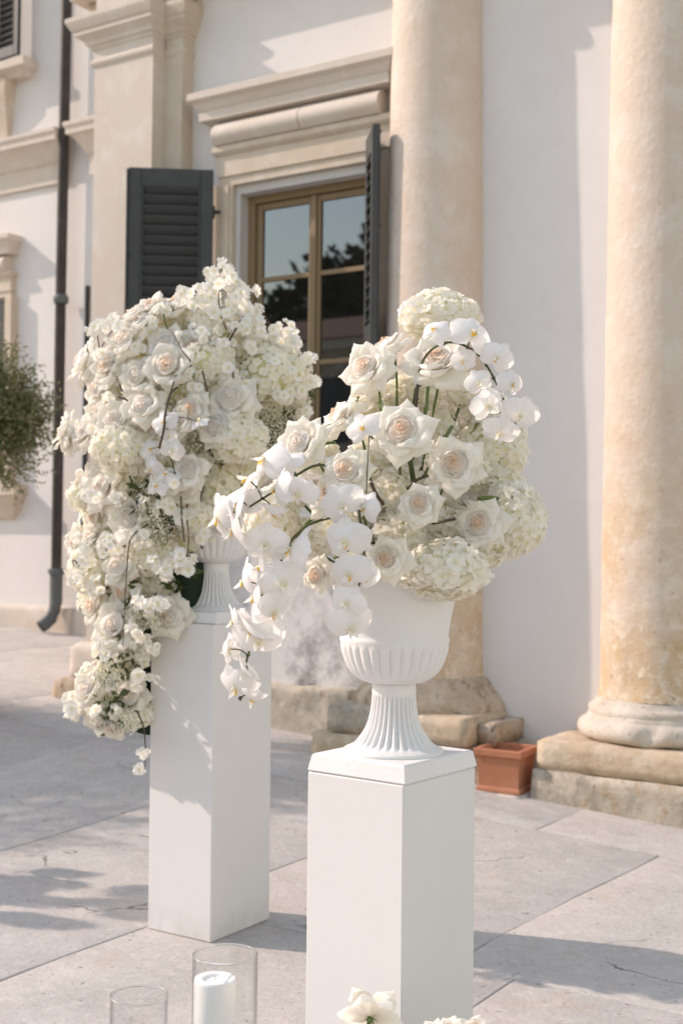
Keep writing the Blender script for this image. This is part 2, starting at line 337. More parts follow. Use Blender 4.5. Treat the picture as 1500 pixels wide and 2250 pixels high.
M['blossom'] = petal_mat('blossom_petal', (0.955, 0.935, 0.885), trans=0.48, objvar=0.06, centre=(0.82, 0.76, 0.48), rad=(0.0, 0.5))
M['gyp'] = mat('babys_breath', (0.72, 0.69, 0.55), 0.8)
M['wax'] = mat('candle_wax', (0.86, 0.855, 0.84), 0.45, spec=0.4); M['wax'].node_tree.nodes['Principled BSDF'].inputs['Subsurface Weight'].default_value = 0.3
M['wax'].node_tree.nodes['Principled BSDF'].inputs['Subsurface Radius'].default_value = (0.02, 0.016, 0.012)
M['wick'] = mat('wick', (0.7, 0.66, 0.6), 0.9)
M['roof'] = mat('roof_tile', (0.30, 0.15, 0.09), 0.9, bump=0.5)
def glass_mat():
    m = bpy.data.materials.new('clear_glass'); m.use_nodes = True; n = m.node_tree.nodes; l = m.node_tree.links
    n.remove(n['Principled BSDF']); t = n.new('ShaderNodeBsdfTransparent'); t.inputs[0].default_value = (0.975, 0.98, 0.98, 1)
    g = n.new('ShaderNodeBsdfGlossy'); g.inputs['Roughness'].default_value = 0.01
    lw = n.new('ShaderNodeLayerWeight'); lw.inputs['Blend'].default_value = 0.5
    pw = n.new('ShaderNodeMath'); pw.operation = 'POWER'; pw.inputs[1].default_value = 5.0; l.new(lw.outputs['Facing'], pw.inputs[0])
    mr = n.new('ShaderNodeMapRange'); mr.inputs['To Min'].default_value = 0.025; mr.inputs['To Max'].default_value = 0.75; l.new(pw.outputs[0], mr.inputs['Value'])
    cr_ = n.new('ShaderNodeMix'); cr_.data_type = 'RGBA'; cr_.inputs['A'].default_value = (0.975, 0.98, 0.98, 1); cr_.inputs['B'].default_value = (0.42, 0.44, 0.44, 1)
    p2 = n.new('ShaderNodeMath'); p2.operation = 'POWER'; p2.inputs[1].default_value = 8.0; l.new(lw.outputs['Facing'], p2.inputs[0]); l.new(p2.outputs[0], cr_.inputs['Factor']); l.new(cr_.outputs['Result'], t.inputs[0])
    mx = n.new('ShaderNodeMixShader'); l.new(mr.outputs['Result'], mx.inputs[0]); l.new(t.outputs[0], mx.inputs[1]); l.new(g.outputs[0], mx.inputs[2])
    l.new(mx.outputs[0], n['Material Output'].inputs[0]); return m
M['glass'] = glass_mat()
def rim_mat():
    m = bpy.data.materials.new('glass_rim'); m.use_nodes = True; b = m.node_tree.nodes['Principled BSDF']
    b.inputs['Transmission Weight'].default_value = 1.0; b.inputs['Roughness'].default_value = 0.02; b.inputs['IOR'].default_value = 1.5; b.inputs['Base Color'].default_value = (0.93, 0.95, 0.95, 1); return m
M['glass_rim'] = rim_mat()
#@@STRUCTURE

# ------------------------------------------------------------------ pavement
ground = struct(obj('ground', [(-900, -900, -0.30), (900, -900, -0.30), (900, 900, -0.30), (-900, 900, -0.30)], [(0, 1, 2, 3)], M['ground'], shade=False))
def sheet(x0, x1, y0, y1, n, m, dz):
    V = []; F = []
    for j in range(m+1):
        for i in range(n+1):
            x = x0+(x1-x0)*i/n; y = y0+(y1-y0)*j/m; V.append((x, y, gz(x, y)+dz))
    for j in range(m):
        for i in range(n): a = j*(n+1)+i; F.append((a, a+1, a+n+2, a+n+1))
    return V, F
V, F = sheet(-16.4, 5.4, -6.4, 9.05, 44, 32, -0.0045)
pavement = struct(obj('pavement', V, F, M['mortar']))
rows = [-6.35, -4.3, -2.35, -0.25, 1.72, 3.69, 5.70, 7.35, 9.03]
anch = [0, 0.4, 0.1, 0.7, -3.045, -1.985, -2.6, -2.2]
step = [1.25, 1.4, 1.2, 1.3, 1.30, 1.152, 1.35, 1.25]
def slab(x0, x1, y0, y1, seed):
    g = 0.0022; n = 8; V = []; F = []
    per = []
    nx, ny = 6, 8
    r2 = random.Random(seed)
    dz = r2.uniform(-0.0018, 0.0018)
    def edge(x, y):
        return Vector((x+0.014*mnoise.noise(Vector((x*2.1, y*2.3, seed*1.7)))+0.007*mnoise.noise(Vector((x*13, y*13, seed))),
                       y+0.014*mnoise.noise(Vector((y*2.2, x*2.4, seed*2.9)))+0.007*mnoise.noise(Vector((y*14, x*12, seed*1.3)))))
    G = []
    for j in range(ny+1):
        for i in range(nx+1):
            fx = [0, 0.008/(x1-x0)]+[k/(nx-2) for k in range(1, nx-2)]+[1-0.008/(x1-x0), 1]; fy = [0, 0.008/(y1-y0)]+[k/(ny-2) for k in range(1, ny-2)]+[1-0.008/(y1-y0), 1]
            x = x0+g+(x1-x0-2*g)*fx[i]; y = y0+g+(y1-y0-2*g)*fy[j]
            p = edge(x, y) if i in (0, 1, nx-1, nx) or j in (0, 1, ny-1, ny) else Vector((x, y))
            V.append((p.x, p.y, gz(p.x, p.y)+dz - (0.0022 if i in (0, nx) or j in (0, ny) else 0)))
    for j in range(ny):
        for i in range(nx): a = j*(nx+1)+i; F.append((a, a+1, a+nx+2, a+nx+1))
    loop = [i for i in range(nx+1)] + [j*(nx+1)+nx for j in range(1, ny+1)] + [ny*(nx+1)+i for i in range(nx-1, -1, -1)] + [j*(nx+1) for j in range(ny-1, 0, -1)]
    b = len(V)
    for k in loop: p = V[k]; V.append((p[0], p[1], p[2]-0.03))
    for k in range(len(loop)): F.append((loop[k], b+k, b+(k+1) % len(loop), loop[(k+1) % len(loop)]))
    o = obj('slab', V, F, M['paving'], pavement); return o
sd_ = 0
for r_ in range(len(rows)-1):
    k0 = int((-16.3-anch[r_])/step[r_]); k1 = int((5.3-anch[r_])/step[r_])
    for k in range(k0, k1):
        sd_ += 1
        slab(anch[r_]+k*step[r_], anch[r_]+(k+1)*step[r_], rows[r_], rows[r_+1], sd_)

# ------------------------------------------------------------------ villa
YW, YL = 6.8, 9.0
villa = empty('villa', (-5.0, YW, 0.0), 'white stucco villa with stone columns, pilaster, window and dark shutters behind the flowers', 'building')
VL = -villa.location
def vpart(mb, name, m, smooth_=None, parent=villa):
    o = mb.build(name, m, parent, VL if parent is villa else (0, 0, 0))
    if smooth_: autosmooth(o, smooth_)
    return o
# main wall with the window opening
WX0, WX1, WZ0, WZ1 = -5.33, -4.20, 1.80, 3.735
mb = MB()
mb.box(-6.1, WX0, YW, YW+0.4, 1.6, 9.0); mb.box(WX1, 6.0, YW, YW+0.4, 1.6, 9.0)
mb.box(WX0, WX1, YW, YW+0.4, WZ1, 9.0); mb.box(WX0, WX1, YW, YW+0.4, 1.6, WZ0)
vpart(mb, 'wall', M['stucco'])
mb = MB(); mb.box(-6.1, 6.0, YW, YW+0.4, -0.3, 1.6); o = vpart(mb, 'wall', M['stucco_mould']); o['label'] = 'lower wall with grey mould stains'
mb = MB(); mb.box(-6.3, -5.9, YW+0.41, YL, -0.3, 9.0); vpart(mb, 'wall', M['stucco'])
mb = MB(); mb.box(-18, -6.31, YL, YL+0.4, 0.72, 9.0); mb.box(-18, -6.31, YL-0.004, YL+0.4, -0.3, 0.72)
vpart(mb, 'wall', M['stucco'])
# rough socle at the foot of both walls
for i, (x0, x1, zt) in enumerate(((-5.72, -5.05, 0.46), (-5.04, -4.32, 0.42), (-3.27, -2.90, 0.235))):
    V, F = dense_block(x0, x1, YW-0.07, YW+0.05, -0.2, zt, 0.012, 40+i, rnd_=0.03)
    o = obj('socle_stone', V, F, M['stone_grey'], villa, VL)
for i in range(5):
    x0 = -13.0+i*1.34
    V, F = dense_block(x0, x0+1.33, YL-0.06, YL+0.05, 0.1, 0.66, 0.008, 50+i, rnd_=0.02)
    o = obj('socle_stone', V, F, M['stone_pale'], villa, VL)

# columns: half round against the wall
def column(X, seed, plinth):
    prof = [(0.345, 0.53), (0.34, 0.56), (0.332, 0.60)]
    for i in range(19):
        z = 0.62+(4.80-0.62)*i/18; prof.append((0.331-0.046*((z-0.6)/4.2)**1.2, z))
    prof += [(0.30, 4.81), (0.32, 4.84), (0.30, 4.87), (0.285, 4.88), (0.285, 4.98), (0.31, 5.0), (0.36, 5.07), (0.37, 5.10), (0.0, 5.10)]
    mb = MB(); mb.lathe(prof, 72, (X, YW, 0)); sh = vpart(mb, 'column', M['column'], 35)
    for v in sh.data.vertices:
        p = v.co; d = Vector((p.x-X, p.y-YW, 0))
        if d.length < 0.05: continue
        k = mnoise.noise(Vector((p.x*9, p.y*9, p.z*5+seed)))*0.004
        if p.z < 1.4: k += -0.018*max(0, mnoise.noise(Vector((p.x*6+seed, p.y*6, p.z*4))))*(1.4-p.z)/0.8
        v.co += d.normalized()*k
    mb = MB(); mb.box(X-0.39, X+0.39, YW-0.39, YW+0.02, 5.104, 5.209); c = vpart(mb, 'abacus', M['stone'], parent=sh)
    return sh
sh2 = column(-2.37, 3.0, True)
prof = [(0.0, 0.31), (0.40, 0.31), (0.425, 0.318), (0.445, 0.34), (0.45, 0.365), (0.442, 0.395), (0.42, 0.415), (0.405, 0.418), (0.398, 0.425), (0.398, 0.436), (0.388, 0.446), (0.392, 0.462), (0.388, 0.478), (0.372, 0.488), (0.362, 0.492), (0.355, 0.50), (0.345, 0.528), (0.30, 0.53)]
mb = MB(); mb.lathe(prof, 110, (-2.37, YW, 0)); o = vpart(mb, 'base_moulding', M['stone_worn'], 50, parent=sh2)
for v in o.data.vertices:
    v.co += Vector(mnoise.noise_vector(v.co*7))*0.008 + Vector(mnoise.noise_vector(v.co*24))*0.004
    if v.co.z < 0.40 and mnoise.noise(v.co*6.5+Vector((4.4, 0, 0))) > 0.34: v.co += (Vector((-2.37, YW, 0.36))-v.co)*0.05
V, F = dense_block(-2.88, -1.86, 6.30, YW+0.03, 0.155, 0.308, 0.006, 3, rnd_=0.010); obj('plinth', V, F, M['stone_tan'], sh2)
V, F = dense_block(-2.905, -1.80, 6.285, YW+0.03, -0.25, 0.157, 0.010, 5, rnd_=0.014); obj('footing', V, F, M['stone_grey'], sh2)
# the broken base of the other column
sh1 = column(-3.79, 9.0, False)
prof = [(0.0, 0.30), (0.43, 0.30), (0.47, 0.33), (0.485, 0.38), (0.475, 0.43), (0.44, 0.47), (0.405, 0.50), (0.385, 0.53), (0.35, 0.56), (0.30, 0.565)]
mb = MB(); mb.lathe(prof, 84, (-3.79, YW, 0)); o = vpart(mb, 'base_moulding', M['stone_base'], 60, parent=sh1)
for v in o.data.vertices:
    p = v.co; k = 0.011 if p.x > -4.0 else 0.02
    v.co += Vector(mnoise.noise_vector(p*5+Vector((3, 1, 7))))*k*1.2 + Vector(mnoise.noise_vector(p*13))*0.007 + Vector(mnoise.noise_vector(p*34))*0.004
for (x0, x1, y0, z0, z1, mk, sd2, am) in ((-4.315, -3.62, 6.27, -0.2, 0.225, 'stone_tan', 11, 0.006), (-3.615, -3.20, 6.36, -0.2, 0.22, 'stone_base', 12, 0.009),
                                   (-4.235, -3.90, 6.30, 0.226, 0.395, 'stone_grey', 13, 0.0115), (-3.895, -3.62, 6.42, 0.222, 0.36, 'stone_base', 14, 0.008),
                                   (-3.615, -3.30, 6.30, 0.221, 0.378, 'stone_tan', 15, 0.006), (-3.295, -3.19, 6.42, 0.221, 0.345, 'stone_base', 16, 0.009)):
    V, F = dense_block(x0, x1, y0, YW+0.03, z0, z1, am, sd2, rnd_=0.022 if am > 0.011 else 0.007); obj('plinth_stone', V, F, M[mk], sh1)
# pale kerb strip the pot stands on
V, F = dense_block(-3.26, -2.93, 6.20, YW, -0.2, 0.012, 0.004, 21, rnd_=0.012); obj('kerb_stone', V, F, M['stone_pale'], villa, VL)

# pilaster with a stepped flank and its capital
mb = MB(); mb.box(-6.44, -5.895, 6.56, 6.80, 0.6, 4.69); pil = vpart(mb, 'pilaster', M['stone_pale'])
mb = MB(); mb.box(-5.895, -5.735, 6.68, 6.80, 0.6, 4.69); vpart(mb, 'flank', M['stone'], parent=pil)
cap = [(0.0, 4.675), (0.012, 4.685), (0.03, 4.70), (0.034, 4.715), (0.03, 4.725), (0.008, 4.735), (0.008, 4.80), (0.025, 4.805), (0.03, 4.825), (0.06, 4.835), (0.065, 4.86), (0.085, 4.875), (0.125, 4.90), (0.135, 4.905), (0.135, 4.935), (0.15, 4.94), (0.175, 4.975), (0.19, 5.0), (0.19, 5.03), (0.0, 5.035)]
capS = [(d*0.45, z) for d, z in cap]
mb = MB(); mb.mold(cap, -6.44, -5.895, 6.56, 6.95)
mb.v = [Vector((p.x if p.x < -6.2 else -5.895+(p.x+5.895)*0.35, p.y if p.y > 6.9 else 6.56-(6.56-p.y)*0.6, p.z)) for p in mb.v]
vpart(mb, 'capital', M['stone_pale'], parent=pil)
mb = MB(); mb.mold(capS, -5.88, -5.735, 6.68, 6.81, rl=False); vpart(mb, 'capital', M['stone'], parent=pil)
mb = MB(); mb.box(-6.44, -5.895, 6.565, 6.95, 5.036, 5.209); vpart(mb, 'impost_block', M['stone_pale'], parent=pil)
# arch springers above the capital
spr = [(-0.01, 5.036), (0.03, 5.06), (0.10, 5.10), (0.20, 5.15), (0.30, 5.19), (0.30, 5.205), (0.0, 5.206)]
mb = MB()
n_ = len(spr); Vv = []; Ff = []
for d, z in spr:
    Vv += [(-6.46-d*0.5, 6.98, z), (-6.46-d*0.5, 6.66, z), (-5.75+d*0.6, 6.66, z), (-5.75+d*0.6, 6.815, z)]
for i in range(n_-1):
    for k in range(3): Ff.append((i*4+k, i*4+k+1, i*4+5+k, i*4+4+k))
mb.add(Vv, Ff); vpart(mb, 'springer', M['stone'], parent=pil)
V, F = dense_block(-6.53, -5.70, 6.46, 6.86, 0.36, 0.62, 0.02, 31, rnd_=0.07); obj('base_moulding', V, F, M['stone_pale'], pil)
V, F = dense_block(-6.66, -5.62, 6.36, 6.86, -0.05, 0.38, 0.012, 32, rnd_=0.03)
V = [Vector((p.x+(0.10*(p.z-0.0)/0.38 if p.x < -6.3 else 0), p.y, p.z)) for p in V]
obj('plinth', V, F, M['stone_base'], pil)

# window surround and window
def surround(X0, X1, ZT, Y, sc_, m1, m2, nm='window_surround'):
    """X0..X1 opening, ZT its top"""
    s_ = sc_
    mb = MB()
    arch = [(0.0, 0.0), (0.055, 0.0), (0.055, 0.055), (0.07, 0.062), (0.07, 0.20), (0.082, 0.206), (0.10, 0.225), (0.10, 0.262), (0.0, 0.262)]
    # jambs as a stepped section, lintel as a moulding
    jm = {-1: MB(), 1: MB()}
    for sx, xe in ((-1, X0), (1, X1)):
        for a, b, d in ((0.0, 0.025, 0.055), (0.025, 0.105, 0.07), (0.105, 0.14, 0.10)):
            x0, x1 = sorted((xe+sx*a*s_, xe+sx*b*s_)); jm[sx].box(x0, x1, Y-d*s_, Y+0.02, ZT-1.98*s_, ZT+0.0005*s_)
    mb = MB(); mb.mold([(d*s_, ZT+0.001+z*s_) for d, z in arch], X0-0.06*s_, X1+0.03*s_, Y, Y+0.02, rl=True, rr=True); root = mb.build(nm, m1, villa, VL)
    jm[-1].build('jamb', m1, root); jm[1].build('jamb', m1, root)
    zf = ZT+0.262*s_
    mb = MB(); fz = [(0.05, 0.0)]+[(0.09+0.06*math.sin(math.pi*min(1, 0.12+0.80*k/10)), 0.004+0.145*k/10) for k in range(11)]+[(0.05, 0.150), (0.0, 0.151)]
    mid = (X0+X1)/2+0.02
    for a, b in ((X0-0.12*s_, mid-0.003), (mid+0.003, X1+0.05*s_)):
        m3 = MB(); m3.mold([(d*s_, zf+0.002+z*s_) for d, z in fz], a, b, Y, Y+0.02, rl=(a < mid-0.5*s_ and False), rr=False); o = m3.build('frieze_stone', m2, root); autosmooth(o, 40)
    zc = zf+0.154*s_
    cor = [(0.05, 0.0), (0.055, 0.015), (0.075, 0.02), (0.135, 0.022), (0.14, 0.026), (0.14, 0.085), (0.147, 0.092), (0.155, 0.105), (0.17, 0.135), (0.195, 0.155), (0.20, 0.16), (0.20, 0.205), (0.192, 0.21), (0.0, 0.225)]
    mb = MB(); mb.mold([(d*s_, zc+z*s_) for d, z in cor], X0-0.09*s_, X1-0.01*s_, Y, Y+0.02); o = mb.build('cornice', m2, root)
    return root
surround(WX0-0.005, WX1+0.005, WZ1, YW, 1.0, M['stone'], M['stone_pale'])
# pale painted reveal and the casement
mb = MB()
mb.box(WX0-0.002, WX0+0.035, YW-0.02, YW+0.12, WZ0, WZ1-0.001); mb.box(WX1-0.035, WX1+0.002, YW-0.02, YW+0.12, WZ0, WZ1-0.001)
mb.box(WX0+0.035, WX1-0.035, YW-0.02, YW+0.12, WZ1-0.06, WZ1-0.001)
vpart(mb, 'reveal', M['reveal'])
wx0, wx1, wz1 = WX0+0.035, WX1-0.035, WZ1-0.06
FY = YW+0.10
mb = MB()
for a, b in ((wx0, wx0+0.055), (wx1-0.055, wx1)): mb.box(a, b, FY-0.03, FY+0.06, WZ0, wz1)
mb.box(wx0+0.055, wx1-0.055, FY-0.03, FY+0.06, wz1-0.05, wz1)
win = vpart(mb, 'window', M['wood'])
cxm = (wx0+wx1)/2
gz0 = WZ0+0.05
for side, (a, b) in enumerate(((wx0+0.057, cxm-0.002), (cxm+0.002, wx1-0.057))):
    mb = MB(); st = 0.045; top = wz1-0.052
    mb.box(a, a+st, FY-0.005, FY+0.04, gz0, top, bev=0.004); mb.box(b-st, b, FY-0.005, FY+0.04, gz0, top, bev=0.004)
    mb.box(a+st, b-st, FY-0.004, FY+0.039, top-st, top, bev=0.004); mb.box(a+st, b-st, FY-0.004, FY+0.039, gz0, gz0+0.07, bev=0.004)
    mb.build('casement', M['wood'], win)
    zs = [gz0+0.07, 2.52, 3.105, top-st]
    for k in (1, 2):
        mb = MB(); mb.box(a+st, b-st, FY, FY+0.03, zs[k]-0.016, zs[k]+0.016, bev=0.003); mb.build('muntin', M['wood'], win)
    for k in range(3):
        mb = MB(); mb.box(a+st-0.002, b-st+0.002, FY+0.012, FY+0.018, zs[k]+(0.016 if k else 0), zs[k+1]-(0.016 if k < 2 else 0)); mb.build('pane', M['pane'], win)
mb = MB(); mb.box(cxm-0.022, cxm+0.022, FY-0.022, FY-0.005, gz0, wz1-0.052, bev=0.006); mb.build('astragal', M['wood'], win)
mb = MB(); mb.mold([(0.0, WZ0-0.14), (0.05, WZ0-0.14), (0.07, WZ0-0.09), (0.12, WZ0-0.06), (0.12, WZ0-0.001), (0.0, WZ0)], WX0-0.22, WX1+0.22, YW, YW+0.02); vpart(mb, 'sill', M['stone_pale'])
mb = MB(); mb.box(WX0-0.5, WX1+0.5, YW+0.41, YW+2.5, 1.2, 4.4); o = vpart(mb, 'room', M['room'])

# louvred shutters
def shutter(loc, rot, wd, zb, zt, panels, slat_tilt, flip=1, thick=0.042, nm='shutter', hs=0.043):
    mb = MB(); st = 0.085 if wd > 0.4 else 0.06; t = thick
    sg = flip
    def bx(x0, x1, z0, z1, y0=-t/2, y1=t/2):
        a, b = sorted((x0*sg, x1*sg)); mb.box(a, b, y0, y1, z0, z1, bev=0.004)
    bx(0, st, zb, zt); bx(wd-st, wd, zb, zt)
    zs = [zb]+[p for q in panels for p in q]+[zt]
    rails = [(zs[i], zs[i+1]) for i in range(0, len(zs), 2)]
    for a, b in rails: bx(st, wd-st, a, b, -t/2+0.001, t/2-0.001)
    for a, b in panels:                        # inner bead round each louvre panel
        bx(st, st+0.014, a, b, -t/2-0.004, t/2+0.004); bx(wd-st-0.014, wd-st, a, b, -t/2-0.004, t/2+0.004)
        bx(st+0.014, wd-st-0.014, b-0.014, b, -t/2-0.0035, t/2+0.0035)
    # meeting strip along the outer edge and iron hinges
    bx(wd, wd+0.016, zb+0.01, zt-0.01, -t/2-0.012, t/2-0.012)
    o = mb.build(nm, M['shutter'], villa, Vector(loc)-villa.location); o.rotation_euler = (0, 0, rot)
    hw = (wd-2*st)/2-0.012
    ms = None
    for a, b in panels:
        n = max(2, int(round((b-a)/0.068))); p = (b-a)/n
        for k in range(n):
            if ms is None:
                q = MB(); q.box(-hw, hw, -hs, hs, -0.0055, 0.0055, bev=0.004); s0 = q.build('slat', M['shutter'], o); ms = s0.data; s = s0
            else: s = inst('slat', ms, o)
            s.location = (sg*wd/2, 0, a+p*(k+0.5)); s.rotation_euler = (slat_tilt, 0, 0)
    for z in (zb+0.25, zt-0.28):
        q = MB(); q.tube([(0, 0, z-0.04), (0, 0, z+0.04)], 0.012, 8); q.box(*sorted((-0.05*sg, 0.0)), -0.008, 0.008, z-0.01, z+0.012); q.build('hinge', M['iron'], o)
    for z in (zt-0.045, (zt+zb)/2+0.35):
        q = MB(); q.tube([(sg*(wd-0.008), t/2*1.0, z), (sg*(wd-0.008), t/2+0.006, z)], 0.008, 8); q.tube([(sg*(wd-0.008), -t/2-0.012, z), (sg*(wd-0.008), -t/2, z)], 0.008, 8); q.build('bolt', M['iron'], o)
    return o
ZS0, ZS1 = 1.93, 3.83
pan = [(2.02, 2.56), (2.68, 3.72)]
pan_l = [(2.02, 2.50), (2.62, 3.71)]
# left leaf swung half open, right leaf opened past the column
s1 = shutter((-5.43, 6.66, 0), R(38), 0.56, ZS0, 3.825, pan_l, R(-56), flip=-1); s1['label'] = 'left shutter leaf, half open'
s2 = shutter((-4.25, 6.735, 0), R(-49.5), 0.335, ZS0, 3.86, pan, R(38), flip=1, hs=0.036); s2['label'] = 'right shutter leaf seen almost edge on'

# left wing: string course, pipe, windows
sc1 = [(0.0, 4.84), (0.035, 4.84), (0.035, 5.03), (0.05, 5.04), (0.07, 5.06), (0.085, 5.10), (0.13, 5.17), (0.15, 5.20), (0.16, 5.21), (0.20, 5.22), (0.20, 5.27), (0.22, 5.30), (0.22, 5.335), (0.0, 5.36)]
mb = MB(); mb.mold(sc1, -17, -9.16, YL, YL+0.02, rr=False); vpart(mb, 'string_course', M['stone_pale'], 30)
mb = MB(); mb.mold([(d+0.04 if d else 0, z) for d, z in sc1], -8.74, -6.5, YL, YL+0.02); vpart(mb, 'string_course', M['stone_pale'], 30)
mb = MB()
PX = -9.13; PY = YL-0.12
mb.tube([(PX, PY, 0.98), (PX-0.0, PY, 3.6), (PX+0.035, PY, 9.0)], 0.052, 20)
pipe = vpart(mb, 'drainpipe', M['pipe'], 40)
for z in (3.66, 6.9): q = MB(); q.lathe([(0.05, -0.045), (0.07, -0.04), (0.076, -0.01), (0.076, 0.02), (0.06, 0.04), (0.05, 0.045)], 20, (PX+0.005, PY, z)); o = q.build('collar', M['pipe_foot'], pipe); autosmooth(o)
q = MB(); q.lathe([(0.06, -0.03), (0.08, -0.025), (0.08, 0.02), (0.06, 0.03)], 20, (PX, PY, 1.01)); q.build('collar', M['pipe_foot'], pipe)
q = MB(); q.tube([(PX, PY, 1.0), (PX, PY, 0.72), (PX-0.005, PY-0.01, 0.64), (PX-0.018, PY-0.04, 0.56), (PX-0.045, PY-0.10, 0.50), (PX-0.06, PY-0.135, 0.475)], 0.062, 18, cap=False)
q.tube([(PX-0.061, PY-0.136, 0.4745), (PX-0.045, PY-0.10, 0.50), (PX-0.018, PY-0.04, 0.56)], 0.050, 18, 1)
o = q.build('outlet', [M['pipe_foot'], M['iron']], pipe); autosmooth(o, 60)
mb = MB(); mb.tube([(-8.87, YL-0.025, 0.5), (-8.865, YL-0.025, 3.78)], 0.022, 8); vpart(mb, 'dark_tube', M['iron'], 40)  # thin near-black upright tube on the wall, beside the pilaster
# ground-floor window of the wing, only its right edge in view
surround(-10.95, -9.99, 3.77, YL, 0.98, M['stone'], M['stone_pale'])
mb = MB(); mb.box(-10.93, -10.01, YL-0.03, YL+0.01, 1.95, 3.74); vpart(mb, 'window', M['shutter'])
mb = MB(); mb.mold([(0.0, 1.52), (0.03, 1.52), (0.09, 1.60), (0.14, 1.70), (0.15, 1.74), (0.19, 1.76), (0.19, 1.86), (0.0, 1.87)], -11.15, -9.86, YL, YL+0.02); vpart(mb, 'sill', M['stone'])
# upper window: sill on a scrolled bracket, and one open leaf
mb = MB(); mb.mold([(0.0, 5.98), (0.10, 5.98), (0.13, 6.02), (0.2, 6.05), (0.2, 6.13), (0.0, 6.15)], -11.4, -9.82, YL, YL+0.02); vpart(mb, 'sill', M['stone_pale'])
for xb in (-11.3, -10.06):
    pr_ = [(0.05, 5.37), (0.055, 5.44), (0.07, 5.54), (0.10, 5.66), (0.13, 5.78), (0.15, 5.88), (0.15, 5.979), (0.0, 5.979)]
    mb = MB(); Vv = []; Ff = []
    for d, z in pr_:
        hw = 0.055+0.07*(z-5.37)/0.6; Vv += [(xb-hw, YL+0.01, z), (xb-hw, YL-d, z), (xb+hw, YL-d, z), (xb+hw, YL+0.01, z)]
    for i in range(len(pr_)-1):
        for k in range(3): Ff.append((i*4+k, i*4+k+1, i*4+5+k, i*4+4+k))
    Ff.append((0, 3, 2, 1)); mb.add(Vv, Ff); vpart(mb, 'bracket', M['stone'], 40)
s3 = shutter((-10.08, YL-0.14, 0), R(-4), 0.36, 6.17, 7.9, [(6.28, 7.78)], R(-30), flip=1, hs=0.031); s3['label'] = 'open leaf of the upper window'
mb = MB(); mb.box(-11.1, -10.12, YL-0.02, YL+0.01, 6.16, 7.9); vpart(mb, 'window', M['pane'])
# entablature carried by the columns
ent = [(0.0, 5.21), (0.25, 5.21), (0.25, 5.36), (0.265, 5.365), (0.265, 5.50), (0.29, 5.52), (0.29, 5.56), (0.25, 5.57), (0.25, 5.95), (0.28, 5.98), (0.34, 6.03), (0.37, 6.05), (0.37, 6.12), (0.0, 6.20)]
mb = MB(); mb.mold(ent, -6.44, 6.0, YW, YW+0.2); vpart(mb, 'entablature', M['stone'])
# eaves
mb = MB(); mb.mold([(0.0, 8.6), (0.1, 8.6), (0.12, 8.75), (0.4, 8.8), (0.45, 8.95), (0.0, 9.2)], -6.3, 6.0, YW, YW+6); mb.mold([(0.0, 8.6), (0.1, 8.6), (0.12, 8.75), (0.4, 8.8), (0.45, 8.95), (0.0, 9.2)], -18, -6.76, YL, YL+6); vpart(mb, 'eaves', M['stone'])

# ------------------------------------------------------------------ the garden side behind the camera: what the panes mirror
hb = empty('garden_wing', (-19, -15, -0.3), 'low garden wing with a tiled roof mirrored in the window panes', 'building')
mb = MB(); mb.box(-18, 12, -3, 0, 0, 7.0); wl_ = mb.build('wall', M['stone_base'], hb)
mb = MB(); mb.mold([(0.0, 6.7), (0.15, 6.75), (0.2, 7.0), (0.0, 7.01)], -18, 12, 0, 0.02)
mb.v = [Vector((p.x, -p.y, p.z)) for p in mb.v]; mb.build('cornice', M['stone'], hb)
for i in range(9):
    q = MB(); q.box(-16.4+i*3.1, -15.2+i*3.1, -0.05, 0.012, 1.0, 2.9); q.build('window', M['shutter'], hb)
    q = MB(); q.box(-16.4+i*3.1, -15.2+i*3.1, -0.05, 0.012, 4.2, 6.0); q.build('window', M['shutter'], hb)
q = MB(); q.add([(-18.3, 0.3, 7.02), (12.3, 0.3, 7.02), (12.3, -3.3, 7.02), (-18.3, -3.3, 7.02), (-18.3, -1.5, 7.9), (12.3, -1.5, 7.9)], [(0, 1, 5, 4), (2, 3, 4, 5), (0, 4, 3), (1, 2, 5), (3, 2, 1, 0)]); q.build('roof', M['roof'], hb)
# wooded hill beyond it
V = []; F = []; nx, ny = 60, 12
for j in range(ny+1):
    for i in range(nx+1):
        x = -130+170*i/nx; t = j/ny; y = -52-30*t
        hgt = (19.5-0.16*(x+50)+3*math.sin(x*0.16+4.2)+5*mnoise.noise(Vector((x*0.07, 3, 0))))*math.sin(min(1, t*1.3)*math.pi/2)
        V.append((x, y, -0.3+hgt))
for j in range(ny):
    for i in range(nx): a = j*(nx+1)+i; F.append((a+1, a, a+nx+1, a+nx+2))
hill = struct(obj('hill', V, F, M['hill']))
r3 = random.Random(5); V = []; F = []
for k in range(9000):
    x = r3.uniform(-120, 30); t = r3.uniform(0.1, 1.0); y = -52-30*t
    hgt = (19.5-0.16*(x+50)+3*math.sin(x*0.16+4.2)+5*mnoise.noise(Vector((x*0.07, 3, 0))))*math.sin(min(1, t*1.3)*math.pi/2)
    big = 1.3+1.8*(mnoise.noise(Vector((x*0.25, y*0.25, 8)))+0.5)
    c = Vector((x, y, hgt-0.3+r3.uniform(0, big))); s_ = r3.uniform(0.3, 0.8); b = len(V)
    a1 = Vector((r3.uniform(-1, 1), r3.uniform(-1, 1), r3.uniform(-1, 1))).normalized(); a2 = a1.orthogonal().normalized()
    V += [c-a1*s_, c+a2*s_*0.8, c+a1*s_, c-a2*s_*0.8]; F.append((b, b+1, b+2, b+3))
wood = obj('woodland', V, F, M['hill']); wood['kind'] = 'stuff'; wood['label'] = 'dark woodland on the hill mirrored in the panes'; wood['category'] = 'woodland'
#@@OBJECTS

